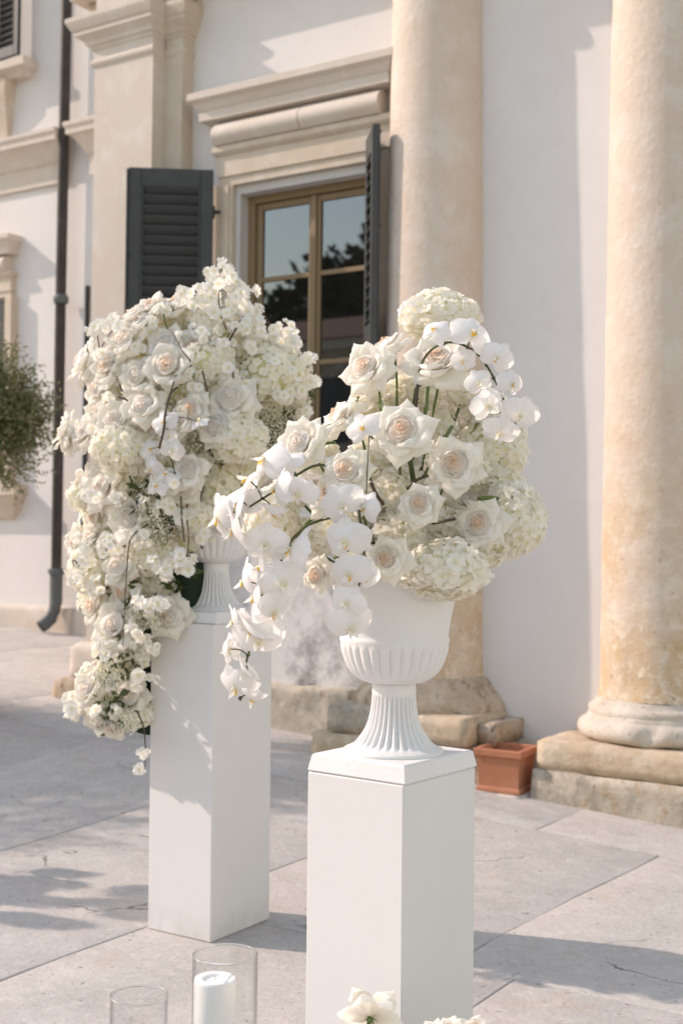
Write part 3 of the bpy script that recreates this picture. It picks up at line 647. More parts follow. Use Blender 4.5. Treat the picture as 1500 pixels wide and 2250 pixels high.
# ------------------------------------------------------------------ pedestals and urns
def pedestal(name, c, hx, hy, z0, z1, rot, label, tilt=(0, 0)):
    mb = MB(); mb.box(-hx, hx, -hy, hy, 0, z1-z0, bev=0.004)
    o = mb.build(name, M['ped'], None, (c[0], c[1], z0)); o.rotation_euler = (tilt[0], tilt[1], rot)
    tag(o, label, 'pedestal', 'white pedestals'); return o
A0 = Vector((-1.578, 2.64, 0.826)); B0 = Vector((-2.889, 3.575, 1.075)); C0 = Vector((-5.97, 2.67, 1.10))
pedestal('pedestal', A0, 0.138, 0.153, 0.0, 0.826, R(-4), 'shorter square white pedestal in front, under the fluted urn', (0, R(-0.15)))
pedestal('pedestal', B0, 0.142, 0.167, 0.0, 1.075, R(0), 'taller square white pedestal behind, under the cascading flowers', (0, R(-0.2)))
pedestal('pedestal', C0, 0.145, 0.165, 0.0, 1.10, R(4), 'unseen third white pedestal, added left of the view to shade the floor')  # out of view, added so its shadow crosses the floor at left

NF = 30
def flute(t, r, z):
    k = 1.0
    a = 0.5+0.5*math.cos(NF*t)
    if 0.012 < z < 0.142:                                  # grooves of the foot
        f = smooth(0.010, 0.03, z)*(1-smooth(0.128, 0.142, z)); k -= 0.115*f*(a**1.6)*min(1, 0.07/r+0.25)
    elif 0.168 < z < 0.262:                                # gadroons of the bowl
        f = smooth(0.168, 0.20, z)*(1-smooth(0.245, 0.262, z)); k += 0.05*f*(abs(math.sin(NF*t/2))**0.7 - 0.75)
    return k
def urn(c, rot, label):
    root = empty('urn', c, label, 'urn', 'fluted white urns'); root.rotation_euler = (0, 0, rot)
    # square plate with slightly battered sides
    b, t, hgt = 0.1385, 0.130, 0.041; bv = 0.004
    V = []; F = []
    for (s_, z) in ((b-0.002, 0.0), (b, 0.003), (t+0.002, hgt-0.004), (t-0.003, hgt)):
        q = s_*1.11
        V += [(-s_, -q, z), (s_, -q, z), (s_, q, z), (-s_, q, z)]
    for i in range(3):
        for k in range(4): F.append((i*4+k, i*4+(k+1) % 4, i*4+4+(k+1) % 4, i*4+4+k))
    F += [(3, 2, 1, 0), (12, 13, 14, 15)]
    obj('plate', V, F, M['urn'], root, (0, 0, 0.001), shade=False)
    prof = [(0.119, 0.0), (0.1205, 0.004), (0.118, 0.008), (0.113, 0.010)]
    def ip(pts, n):
        out = []
        for i in range(len(pts)-1):
            for k in range(n):
                tt = k/n; p0 = pts[max(i-1, 0)]; p1 = pts[i]; p2 = pts[i+1]; p3 = pts[min(i+2, len(pts)-1)]
                out.append(tuple(0.5*((2*p1[j])+(-p0[j]+p2[j])*tt+(2*p0[j]-5*p1[j]+4*p2[j]-p3[j])*tt*tt+(-p0[j]+3*p1[j]-3*p2[j]+p3[j])*tt**3) for j in (0, 1)))
        out.append(pts[-1]); return out
    prof += ip([(0.111, 0.011), (0.095, 0.020), (0.080, 0.038), (0.066, 0.062), (0.0575, 0.092), (0.0535, 0.125), (0.0525, 0.152), (0.0525, 0.164)], 5)
    mb = MB(); mb.lathe(prof, NF*10, mod=flute); o = mb.build('foot', M['urn'], root, (0, 0, hgt+0.0005), True)
    prof = ip([(0.052, 0.1645), (0.068, 0.167), (0.088, 0.176), (0.106, 0.194), (0.119, 0.219), (0.127, 0.245), (0.130, 0.262)], 6)
    prof += [(0.1308, 0.265), (0.1313, 0.268), (0.1308, 0.272), (0.1293, 0.276)]
    prof += ip([(0.1285, 0.279), (0.1325, 0.31), (0.140, 0.35), (0.148, 0.385), (0.154, 0.415)], 4)
    prof += [(0.158, 0.418), (0.161, 0.424), (0.161, 0.432), (0.157, 0.437), (0.146, 0.437), (0.138, 0.432), (0.12, 0.35), (0.0, 0.34)]
    mb = MB(); mb.lathe(prof, NF*10, mod=flute); o = mb.build('bowl', M['urn'], root, (0, 0, hgt+0.0005), True)
    o.data.set_sharp_from_angle(angle=R(50))
    return root
urn(A0, R(-4), 'fluted white urn on the shorter front pedestal')
urn(B0, R(0), 'fluted white urn almost hidden by flowers on the taller pedestal')
urn(C0, R(4), 'fluted white urn on the added unseen pedestal')  # unseen too, belongs to the added group that shades the floor

# ------------------------------------------------------------------ flower meshes
def mesh_of(name, V, F, mats, midx=None):
    me = bpy.data.meshes.new(name); me.from_pydata([tuple(v) for v in V], [], F)
    for m in (mats if isinstance(mats, (list, tuple)) else [mats]): me.materials.append(m)
    if midx: me.polygons.foreach_set('material_index', midx)
    me.polygons.foreach_set('use_smooth', [True]*len(me.polygons)); me.update(); return me
def bez(P, t):
    P = [Vector(p) for p in P]
    while len(P) > 1: P = [P[i].lerp(P[i+1], t) for i in range(len(P)-1)]
    return P[0]
def rose_petal(ctrl, hw, cup, tip, curl, seed, nu=8, nv=9, base=0.3):
    """one petal: centre line (r, z) bezier, half width hw, cupped round the axis, sides curled back, pointed tip"""
    r4 = random.Random(seed); V = []; F = []
    ph = [r4.uniform(0, 6.28) for _ in range(4)]; sk = r4.uniform(-0.12, 0.12)
    for j in range(nv+1):
        v = j/nv
        wv = base+(1-base)*math.sin(min(1, v/0.62)*math.pi/2)
        if v > 0.62: q = (v-0.62)/0.38; wv *= (1-q**(2.6-1.3*tip))**(0.55+0.35*tip)
        c = bez([(a, b) for a, b in ctrl], v); c2 = bez(ctrl, min(1, v+0.02)); c1 = bez(ctrl, max(0, v-0.02))
        tg = (c2-c1).normalized(); nrm = Vector((tg.y, -tg.x))          # outward side of the petal
        for i in range(nu+1):
            s = -1+2*i/nu; ww = hw*max(wv, 0.02)*s
            ang = ww/cup; x = cup*math.sin(ang); drop = cup*(1-math.cos(ang))
            rr = c.x-drop; zz = c.y
            k = curl*(s*s)*smooth(0.35, 0.95, v)*hw + curl*0.25*abs(s)**4*hw*smooth(0.2, 0.7, v)
            rr += nrm.x*k; zz += nrm.y*k
            wave = 0.030*math.sin(7*s+ph[3]+2*v)*v*v*abs(s)+0.02*math.sin(5*s+ph[0]+3*v)+0.016*math.sin(9*v+ph[1]+2*s)+0.022*math.sin(2.2*s+ph[2])*v
            rr += nrm.x*wave; zz += nrm.y*wave
            V.append((rr, x+sk*v*v*0.5, zz))
    for j in range(nv):
        for i in range(nu): a = j*(nu+1)+i; F.append((a, a+1, a+nu+2, a+nu+1))
    return V, F
def rotz(V, a): c, s = math.cos(a), math.sin(a); return [(x*c-y*s, x*s+y*c, z) for x, y, z in V]
HEART = []; HEART_P = []; MID = []; OUT_A = []; OUT_B = []
for hv in range(4):
    r5 = random.Random(100+hv); MBh = MB()
    for i in range(13):
        t = i/12.0; rad = 0.05+0.43*t**0.9; top = 0.90-0.15*t+r5.uniform(-0.03, 0.03)+0.07*math.sin(i*1.9)
        lip = 0.01+0.11*t
        P, Fq = rose_petal([(0.03+rad*0.2, 0.12), (rad*1.02, 0.3), (rad*1.06, 0.62), (rad*0.92+lip*0.3, top-0.06), (rad*0.90+lip, top)], 0.10+0.42*t**0.7+0.05, max(0.06, rad*1.0), 0.15, 0.12*t, 300+hv*40+i, 8, 7, 0.75)
        MBh.add(rotz(P, i*2.28+r5.uniform(-0.3, 0.3)), Fq)
    dm = [(0.53*k/8.0, 0.845-0.13*(k/8.0)-0.16*(k/8.0)**3) for k in range(9)][::-1]; MBh.lathe(dm, 20)
    HEART.append(mesh_of('rose_heart', MBh.v, MBh.f, M['rose_heart'])); HEART_P.append(mesh_of('rose_heart', MBh.v, MBh.f, M['rose_heart_pale']))
for k in range(6):
    r5 = random.Random(500+k); e = r5.uniform(-0.05, 0.05)
    P, Fq = rose_petal([(0.10, 0.08), (0.50, 0.16), (0.56, 0.52), (0.56, 0.74+e), (0.86, 0.80+e)], 0.42, 0.52, 0.45, 0.30, 600+k)
    MID.append(mesh_of('petal', P, Fq, M['rose']))
    P, Fq = rose_petal([(0.10, 0.04), (0.55, 0.08), (0.74, 0.50), (0.78+e, 0.74), (1.12+e, 0.62+e)], 0.50, 0.75, 0.55, 0.40, 700+k)
    OUT_A.append(mesh_of('petal', P, Fq, M['rose']))
    P, Fq = rose_petal([(0.10, 0.0), (0.50, -0.02), (0.82, 0.26), (1.0+e, 0.34+e), (1.30+e, -0.02+2*e)], 0.52, 1.0, 0.65, 0.48, 800+k)
    OUT_B.append(mesh_of('petal', P, Fq, M['rose']))
# calyx and neck of a rose, seen when it faces away
mb = MB(); mb.lathe([(0.03, -0.25), (0.09, -0.22), (0.13, -0.14), (0.12, -0.02), (0.10, 0.05)], 10)
for k in range(5):
    a = k*1.2566; q = [(0.10, -0.05, -0.06), (0.22, 0.0, -0.12), (0.42, 0.0, -0.30), (0.10, 0.05, -0.06)]; mb.add(rotz(q, a), [(0, 1, 2), (0, 2, 3)] if False else [(0, 1, 3), (1, 2, 3)])
CALYX = mesh_of('calyx', mb.v, mb.f, M['stem_green'])
def rose(arr, pos, rad, facing, nb=7, na=5, nm=5, full=True, pale=0.15):
    nb = nb+rnd.choice((-1, 0, 0, 1)); na = na+rnd.choice((-1, 0, 0))
    """heart mesh with each petal a child; pos is the middle of the bloom"""
    facing = (facing - CR*0.30 + UP*0.28).normalized(); op_ = rnd.uniform(-0.22, 0.20); rad *= rnd.uniform(0.92, 1.10)
    q = facing.to_track_quat('Z', 'Y') @ Quaternion((0, 0, 1), rnd.uniform(0, 6.28))
    s = rad/1.12
    base = pos - facing*(0.5*s)
    h = inst('rose', rnd.choice(HEART_P if rnd.random() < pale else HEART), arr, base-arr.location, q, s*rnd.uniform(0.97, 1.05)); h.scale.z *= rnd.uniform(0.70, 0.88); hk = rnd.uniform(0.92, 1.15)
    a0 = rnd.uniform(0, 6.28)
    for (lst, n, off, sca) in ((MID, nm, 0.0, 1.0), (OUT_A, na, 0.6, 1.0), (OUT_B, nb, 0.2, 1.0)):
        for k in range(n):
            o = inst('petal', rnd.choice(lst), h); a = a0+off+2*math.pi*k/n+rnd.uniform(-0.16, 0.16)
            o.rotation_euler = (rnd.uniform(-0.08, 0.08), rnd.uniform(-0.12, 0.14)+(op_ if lst is not MID else op_*0.6), a); o.scale = (sca*rnd.uniform(0.9, 1.06)*hk,)*3
    if full: inst('calyx', CALYX, h)
    return h, base
# hydrangea floret: four broad overlapping petals round an eye
def floret_mesh(seed, npet, wid, notch, m, eye, nm):
    r6 = random.Random(seed); V = []; F = []; mi = []
    for k in range(npet):
        a = 2*math.pi*k/npet+r6.uniform(-0.12, 0.12); L = r6.uniform(0.9, 1.08); up = r6.uniform(0.02, 0.3); tw = r6.uniform(-0.18, 0.18)
        P = []
        for (u, hw_) in ((0.06, 0.10), (0.38, 0.78), (0.74, 1.0), (0.97, 0.62)):
            for s in (-1, 0, 1):
                x = u*L - (notch if (u > 0.9 and s == 0) else 0) ; y = s*hw_*wid
                z = up*u*u+0.10*abs(s)*hw_*(0.5 if u < 0.5 else 1)-0.12*(u > 0.9)+tw*s*u + 0.02*k
                P.append((x, y, z))
        b = len(V); V += rotz(P, a)
        for j in range(3):
            for i in range(2): q = j*3+i; F.append((b+q, b+q+1, b+q+4, b+q+3)); mi.append(0)
    b = len(V); e = 0.09
    V += [(e, 0, 0.10), (0, e, 0.10), (-e, 0, 0.10), (0, -e, 0.10), (0, 0, 0.19), (0, 0, 0.02)]
    for i in range(4): F.append((b+i, b+(i+1) % 4, b+4)); mi.append(1)
    return mesh_of(nm, V, F, [m, eye], mi)
FLO = [floret_mesh(900+k, 4, 0.52, 0.03, M['hyd'], M['hyd_eye'], 'floret') for k in range(5)]
BLO = [floret_mesh(950+k, 5 if k < 3 else 7, 0.46 if k < 3 else 0.34, 0.10, M['blossom'], M['hyd_eye'], 'blossom') for k in range(5)]
def ball_mesh(nm, m, seed, k=0.8):
    V = []; F = []; n, q = 14, 9
    for j in range(q+1):
        for i in range(n):
            t = math.pi*j/q; p = 2*math.pi*i/n; d = Vector((math.sin(t)*math.cos(p), math.sin(t)*math.sin(p), math.cos(t)))
            V.append(d*k*(1+0.16*mnoise.noise(d*3+Vector((seed, 0, 0)))))
    for j in range(q):
        for i in range(n): F.append((j*n+i, (j+1)*n+i, (j+1)*n+(i+1) % n, j*n+(i+1) % n))
    return mesh_of(nm, V, F, m)
HCORE = [ball_mesh('hydrangea_head', M['hyd_core'], k, 0.80) for k in range(3)]
def hydrangea(arr, pos, rx, rz, n, fs, ry=None, seed=0):
    """lumpy head of florets; rx across, rz tall (metres), fs floret radius"""
    ry = ry or (rx+rz)/2*0.9
    h = inst('hydrangea_head', HCORE[seed % 3], arr, pos-arr.location)
    sx, sy, sz = rx-fs*0.5, ry-fs*0.5, rz-fs*0.5
    h.rotation_euler = (0, 0, TH); h.scale = (sx, sy, sz)
    # only the side that can be seen from in front and round the sides is set with florets
    k = 0; g = math.pi*(3-5**0.5)
    for i in range(n):
        z = 1-2*(i+0.5)/n; r_ = math.sqrt(1-z*z); a = i*g+seed
        d = Vector((r_*math.cos(a), r_*math.sin(a), z))
        if d.y > 0.55: continue
        d = (d+Vector((rnd.uniform(-1, 1), rnd.uniform(-1, 1), rnd.uniform(-1, 1)))*0.07).normalized()
        bump = 1+0.12*mnoise.noise(d*2.4+Vector((seed*3.3, 0, 0)))+rnd.uniform(-0.05, 0.05)
        nn = (Vector((d.x/sx, d.y/sy, d.z/sz)).normalized()+Vector((rnd.uniform(-1, 1), rnd.uniform(-1, 1), rnd.uniform(-1, 1)))*0.42).normalized()
        q = nn.to_track_quat('Z', 'Y') @ Quaternion((0, 0, 1), rnd.uniform(0, 6.28))
        o = inst('floret', rnd.choice(FLO), h); f = fs*rnd.uniform(0.82, 1.18)
        wm = Matrix.Translation(Vector((d.x*sx, d.y*sy, d.z*sz))*bump) @ q.to_matrix().to_4x4() @ Matrix.Scale(f, 4)
        o.matrix_basis = Matrix.Diagonal((1/sx, 1/sy, 1/sz, 1)) @ wm
        if abs(sx-sz) > 0.25*sx or abs(sy-sx) > 0.25*sx: pass
    return h
# moth orchid bloom: three sepals, two broad petals, a lip with a golden throat
def orchid_mesh(seed, fold):
    r7 = random.Random(seed); V = []; F = []; mi = []
    def patch(L, W, ang, cupk, lift, z0, nu=6, nv=6, round_=0.9, m=0, wav=0.03):
        b = len(V); P = []
        ph = r7.uniform(0, 6)
        for j in range(nv+1):
            v = j/nv; wv = math.sin(math.pi*min(1, (0.06+0.94*v))**round_)**0.62 if v < 1 else 0.05
            for i in range(nu+1):
                s = -1+2*i/nu; x = v*L; y = s*W*wv
                z = z0+lift*v*v*L - cupk*(s*s*wv*wv)*W + wav*math.sin(6*v+ph+2*s)*v + 0.02*math.cos(math.pi*s*3)*v
                P.append((x, y, z))
        V.extend(rotz(P, ang))
        for j in range(nv):
            for i in range(nu): q = b+j*(nu+1)+i; F.append((q, q+1, q+nu+2, q+nu+1)); mi.append(m)
    u = r7.uniform
    patch(0.95, 0.36, R(90+u(-6, 6)), 0.35, -0.22*fold+u(-.1, .1), -0.03)           # dorsal sepal
    patch(0.95, 0.36, R(215+u(-6, 6)), 0.35, -0.35*fold+u(-.1, .1), -0.03)
    patch(0.95, 0.36, R(325+u(-6, 6)), 0.35, -0.35*fold+u(-.1, .1), -0.03)
    patch(1.0, 0.60, R(14+u(-6, 6)), 0.42, -0.30*fold+u(-.12, .1), 0.03, 8, 7, 0.75)
    patch(1.0, 0.60, R(166+u(-6, 6)), 0.42, -0.30*fold+u(-.12, .1), 0.03, 8, 7, 0.75)
    patch(0.28, 0.12, R(270), -0.7, 0.3, 0.045, 4, 4, 0.9, 1, 0.0)                      # lip
    patch(0.24, 0.11, R(230), -0.6, 1.8, 0.05, 4, 4, 0.9, 0, 0.0); patch(0.24, 0.11, R(310), -0.6, 1.8, 0.05, 4, 4, 0.9, 0, 0.0)
    b = len(V); n = 8
    for (z, r_) in ((0.0, 0.06), (0.08, 0.075), (0.15, 0.06), (0.18, 0.0)):
        for k in range(n): V.append((r_*math.cos(2*math.pi*k/n), 0.03+r_*math.sin(2*math.pi*k/n), z))
    for j in range(3):
        for k in range(n): F.append((b+j*n+k, b+j*n+(k+1) % n, b+j*n+n+(k+1) % n, b+j*n+n+k)); mi.append(0)
    return mesh_of('orchid_bloom', V, F, [M['orchid'], M['orchid_lip']], mi)
ORC = [orchid_mesh(40+k, 0.7+0.35*k) for k in range(5)]
def catmull(P, n):
    P = [Vector(p) for p in P]; out = []
    for i in range(len(P)-1):
        p0, p1, p2, p3 = P[max(i-1, 0)], P[i], P[i+1], P[min(i+2, len(P)-1)]
        for k in range(n):
            t = k/n; out.append(0.5*((2*p1)+(-p0+p2)*t+(2*p0-5*p1+4*p2-p3)*t*t+(-p0+3*p1-3*p2+p3)*t**3))
    out.append(P[-1]); return out
def orchid_spray(arr, pts, r0, r1, blooms, size, mk='stem_dark'):
    """arching stem with a bloom on its own short stalk at each (position, facing)"""
    c = catmull(pts, 6); n = len(c)
    mb = MB(); mb.tube(c, [r0+(r1-r0)*i/(n-1) for i in range(n)], 7)
    for (p, f, k) in blooms:
        near = min(c, key=lambda a: (a-p).length); back = p-f*size*0.10
        mid = (near+back)/2+UP*0.006
        mb.tube(catmull([near, mid, back], 3), 0.0016, 5)
        mb.tube([near-(c[1]-c[0]).normalized()*0.004, near+(c[1]-c[0]).normalized()*0.004], r1*1.5, 6)
    s = mb.build('orchid_spray', M[mk], arr, -arr.location, True)
    for (p, f, k) in blooms:
        f = (f+Vector((rnd.uniform(-1, 1), rnd.uniform(-1, 1), rnd.uniform(-1, 1)))*0.33).normalized(); k *= rnd.uniform(0.82, 1.12)
        b = inst('orchid_bloom', rnd.choice(ORC), s, p)
        q = f.to_track_quat('Z', 'Y') @ Quaternion((0, 0, 1), rnd.uniform(-0.6, 0.6)); b.rotation_mode = 'QUATERNION'; b.rotation_quaternion = q
        b.scale = (size*k*rnd.uniform(0.92, 1.08),)*3
    return s
def blossom_branch(arr, pts, r0, blooms, mk='stem_brown'):
    c = catmull(pts, 5); n = len(c); mb = MB(); mb.tube(c, [r0*(1-0.6*i/(n-1)) for i in range(n)], 6)
    s = mb.build('blossom_branch', M[mk], arr, -arr.location, True)
    for (p, f, sz) in blooms:
        b = inst('blossom', rnd.choice(BLO), s, p); b.rotation_mode = 'QUATERNION'
        b.rotation_quaternion = f.to_track_quat('Z', 'Y') @ Quaternion((0, 0, 1), rnd.uniform(0, 6.28)); b.scale = (sz,)*3
    return s
def stem(arr, pts, r, mk='stem_green', thorn=False):
    c = catmull(pts, 5); mb = MB(); mb.tube(c, r, 7)
    if thorn:
        for p in c[2::4]: mb.tube([p, p+Vector((rnd.uniform(-1, 1), rnd.uniform(-1, 1), 0.4)).normalized()*r*3.2], [r*0.8, r*0.1], 5)
    return mb.build('stem', M[mk], arr, -arr.location, True)
def leaf_mass(arr, pts, n, size, spread, name='foliage', mk='leaf'):
    V = []; F = []
    for k in range(n):
        c = rnd.choice(pts)+Vector((rnd.gauss(0, 1), rnd.gauss(0, 1), rnd.gauss(0, 1)))*spread
        a = Vector((rnd.uniform(-1, 1), rnd.uniform(-1, 1), rnd.uniform(-1, 1))).normalized(); b = a.orthogonal().normalized(); b = Quaternion(a, rnd.uniform(0, 6.28)) @ b
        nn = a.cross(b); L = size*rnd.uniform(0.6, 1.3); i = len(V)
        V += [c, c+a*L*0.45+b*L*0.22+nn*L*0.06, c+a*L, c+a*L*0.45-b*L*0.22+nn*L*0.06, c+a*L*0.5]
        F += [(i, i+1, i+4), (i+1, i+2, i+4), (i+2, i+3, i+4), (i+3, i, i+4)]
    o = obj(name, V, F, M[mk], arr, -arr.location); o['kind'] = 'stuff'; return o
def babys_breath(arr, pts, n, spread):
    mb = MB()
    for k in range(n):
        c = rnd.choice(pts)+Vector((rnd.gauss(0, 1), rnd.gauss(0, 1), rnd.gauss(0, 1)))*spread; r_ = rnd.uniform(0.0022, 0.0042)
        mb.add([c+Vector((r_, 0, 0)), c+Vector((0, r_, 0)), c-Vector((r_, 0, 0)), c-Vector((0, r_, 0)), c+Vector((0, 0, r_)), c-Vector((0, 0, r_))], [(0, 1, 4), (1, 2, 4), (2, 3, 4), (3, 0, 4), (1, 0, 5), (2, 1, 5), (3, 2, 5), (0, 3, 5)], 0)
        if k % 3 == 0:
            d = c+Vector((rnd.uniform(-1, 1), rnd.uniform(-1, 1), -1)).normalized()*0.03
            mb.add([c, c+Vector((0.0008, 0.0008, 0)), d+Vector((0.0008, 0.0008, 0)), d], [(0, 1, 2, 3)], 1)
    o = mb.build('babys_breath', [M['gyp'], M['leaf']], arr, -arr.location); o['kind'] = 'stuff'; return o

# ------------------------------------------------------------------ front arrangement
DA = 3.07; PA = FPX/DA
arrA = empty('flower_arrangement', A0+Vector((0, 0, 0.40)), 'airy white arrangement of roses, hydrangeas and orchids in the front urn', 'flowers', 'white flower arrangements')
def PAt(x, y, off): return at(x, y, DA+off)
cA = A0+Vector((0, 0, 0.42))
mb = MB(); mb.lathe([(0.0, -0.10), (0.115, -0.08), (0.125, 0.0), (0.11, 0.05), (0.06, 0.085), (0.0, 0.09)], 24, (cA.x, cA.y, cA.z)); o = mb.build('foam', M['foam'], arrA, -arrA.location, True); rough(o, 0.008, 20)
rosesA = [ (797, 803, 66, -0.10, (-0.45, 0.25, 1.0)), (958, 782, 82, -0.12, (-0.05, 0.62, 1.0)), (842, 752, 55, -0.02, (-0.45, 1.0, 0.25)),
  (880, 940, 80, -0.23, (0.05, 0.12, 1.0)), (652, 970, 66, -0.17, (-0.35, 0.08, 1.0)), (756, 1030, 72, -0.24, (-0.02, 0.05, 1.0)),
  (742, 908, 58, -0.08, (-0.85, 0.75, 0.35)), (998, 1018, 80, -0.21, (0.12, 0.02, 1.0)), (921, 1106, 66, -0.24, (-0.05, 0.0, 1.0)),
  (1050, 1148, 60, -0.17, (-0.25, -0.05, 1.0)), (848, 1226, 62, -0.23, (-0.12, -0.12, 1.0)), (716, 1085, 52, -0.20, (-0.35, 0.35, 0.8)),
  (692, 1264, 55, -0.17, (-0.3, -0.35, 0.9)), (1030, 1095, 40, -0.05, (0.6, 0.2, 0.7)) ]
for (x, y, r_, off, f) in rosesA:
    p = PAt(x, y, off); fc = face(*f); h, base = rose(arrA, p, r_/(FPX/(DA+off))*0.90, fc)
    b2 = base-fc*0.05; mid = b2.lerp(cA, 0.45)-UP*0.01
    stem(arrA, [base+fc*0.005, b2, mid, cA-UP*0.02], 0.0031, 'stem_green')
hydA = [ (965, 697, 88, 62, 0.02, 150, 14), (1078, 985, 82, 88, 0.03, 150, 14), (1125, 1142, 76, 84, -0.06, 170, 14.5), (975, 1250, 98, 72, -0.16, 190, 16),
  (885, 1085, 74, 66, -0.07, 110, 14), (955, 1150, 66, 50, -0.07, 90, 14), (598, 1150, 66, 82, -0.04, 120, 13.5), (905, 868, 66, 46, 0.04, 90, 13), (760, 1165, 72, 60, -0.07, 100, 14),
  (1065, 900, 54, 48, 0.03, 80, 13), (830, 1010, 70, 60, 0.0, 80, 14), (690, 1180, 56, 46, -0.03, 70, 13), (975, 935, 40, 44, 0.03, 50, 12), (640, 1080, 50, 40, 0.0, 60, 13) , (820, 890, 50, 40, 0.03, 60, 13), (880, 1168, 62, 50, -0.11, 80, 14), (800, 1098, 52, 46, -0.08, 60, 14), (965, 1075, 50, 46, -0.06, 60, 14), (880, 1020, 46, 40, -0.02, 50, 13), (1040, 1040, 50, 50, -0.02, 60, 13), (700, 1000, 46, 46, -0.02, 50, 13), (1020, 860, 46, 40, 0.02, 50, 12), (1058, 1205, 58, 50, -0.10, 80, 14), (1095, 1065, 56, 50, -0.01, 70, 13), (790, 1228, 48, 34, -0.13, 50, 13), (900, 1195, 50, 36, -0.13, 50, 14), (1000, 1160, 50, 42, -0.10, 50, 14)]
for i, (x, y, rx, rz, off, n, fs) in enumerate(hydA):
    k = FPX/(DA+off); p = PAt(x, y, off); hydrangea(arrA, p, rx/k, rz/k, int(n*0.92), fs/k*1.25, seed=i)
    stem(arrA, [p, p.lerp(cA, 0.5)-UP*0.01, cA-UP*0.03], 0.0034, 'stem_green')
# the four orchid sprays
def spray(pts, blooms, size, r0=0.0034, r1=0.0022):
    orchid_spray(arrA, [PAt(*p) for p in pts], r0, r1, [(PAt(x, y, o_), face(*(f if (x > 700 or j % 3 == 0) else (f[0]*0.6-0.55, f[1]+0.1, f[2]*0.25-0.25))), k) for j, (x, y, o_, f, k) in enumerate(blooms)], size)
spray([(905, 900, -0.03), (930, 790, -0.14), (985, 752, -0.19), (1045, 775, -0.20), (1085, 832, -0.21), (1108, 888, -0.21), (1142, 950, -0.20)],
      [(1040, 730, -0.24, (0.35, 0.15, 1.0), 1.15), (955, 722, -0.22, (-0.5, 0.35, 0.7), 0.95), (1092, 786, -0.24, (0.25, -0.05, 1.0), 1.0), (1126, 842, -0.24, (0.35, -0.15, 1.0), 0.95),
       (1050, 842, -0.23, (-0.25, -0.2, 1.0), 0.95), (1072, 892, -0.25, (0.05, -0.3, 1.0), 1.1), (1142, 912, -0.23, (0.4, -0.25, 1.0), 1.0), (1098, 952, -0.24, (-0.05, -0.45, 0.9), 1.0), (1015, 792, -0.21, (-0.3, -0.4, 0.8), 0.85)], 0.044)
spray([(800, 1060, -0.10), (710, 1022, -0.22), (650, 1045, -0.23), (598, 1082, -0.23), (535, 1122, -0.22), (490, 1150, -0.21)],
      [(580, 1010, -0.24, (-0.6, 0.55, 0.5), 1.25), (545, 1055, -0.25, (-0.7, 0.35, 0.5), 1.1), (605, 1075, -0.28, (-0.3, -0.1, 0.8), 0.95), (655, 1085, -0.27, (-0.1, -0.5, 0.8), 0.95), (495, 1098, -0.22, (-0.7, 0.5, 0.4), 1.0),
       (525, 1105, -0.25, (-0.3, 0.1, 0.9), 0.95), (478, 1140, -0.22, (-0.8, -0.1, 0.5), 1.1), (512, 1165, -0.24, (-0.35, -0.35, 0.8), 1.1), (600, 1130, -0.25, (0.3, -0.6, 0.6), 0.85), (632, 1010, -0.21, (-0.3, 0.6, 0.6), 0.9)], 0.054)
spray([(760, 1130, -0.12), (675, 1155, -0.21), (625, 1212, -0.23), (603, 1290, -0.23), (570, 1370, -0.22), (545, 1440, -0.21), (530, 1510, -0.20), (528, 1540, -0.20)],
      [(583, 1196, -0.25, (-0.2, 0.0, 1.0), 1.1), (640, 1208, -0.27, (0.2, -0.1, 0.9), 1.1), (572, 1245, -0.24, (-0.6, -0.3, 0.6), 0.95), (622, 1282, -0.27, (0.3, -0.2, 0.9), 1.1), (535, 1278, -0.23, (-0.8, -0.2, 0.4), 0.9), (560, 1312, -0.25, (-0.4, -0.3, 0.8), 0.95),
       (602, 1345, -0.26, (0.45, -0.35, 0.8), 1.1), (512, 1366, -0.22, (-0.8, -0.35, 0.4), 0.85), (548, 1385, -0.25, (-0.1, -0.4, 0.9), 1.05), (568, 1408, -0.25, (0.3, -0.5, 0.8), 1.05), (502, 1428, -0.21, (-0.8, -0.4, 0.4), 0.85), (540, 1476, -0.24, (0.1, -0.5, 0.8), 0.95), (515, 1512, -0.23, (-0.4, -0.5, 0.7), 0.95), (552, 1535, -0.22, (0.4, -0.6, 0.6), 0.9)], 0.053)
spray([(790, 1070, -0.26), (789, 1125, -0.29), (799, 1200, -0.30), (796, 1255, -0.29), (782, 1310, -0.28), (772, 1365, -0.27)],
      [(752, 1112, -0.30, (-0.35, 0.0, 0.9), 1.05), (757, 1190, -0.31, (-0.35, -0.2, 0.9), 1.15), (765, 1262, -0.31, (-0.35, -0.3, 0.8), 1.05), (762, 1325, -0.30, (-0.4, -0.2, 0.8), 1.1), (772, 1380, -0.29, (0.0, -0.5, 0.8), 1.0), (808, 1268, -0.29, (0.5, -0.1, 0.8), 0.8)], 0.050)
orchid_spray(arrA, [PAt(860, 1000, -0.1), PAt(815, 960, -0.2), PAt(800, 930, -0.24)], 0.003, 0.002, [(PAt(795, 938, -0.25), face(-0.3, 0.0, 1.0), 1.15), (PAt(800, 1115, -0.29), face(-0.6, 0.2, 0.8), 0.9)], 0.045)
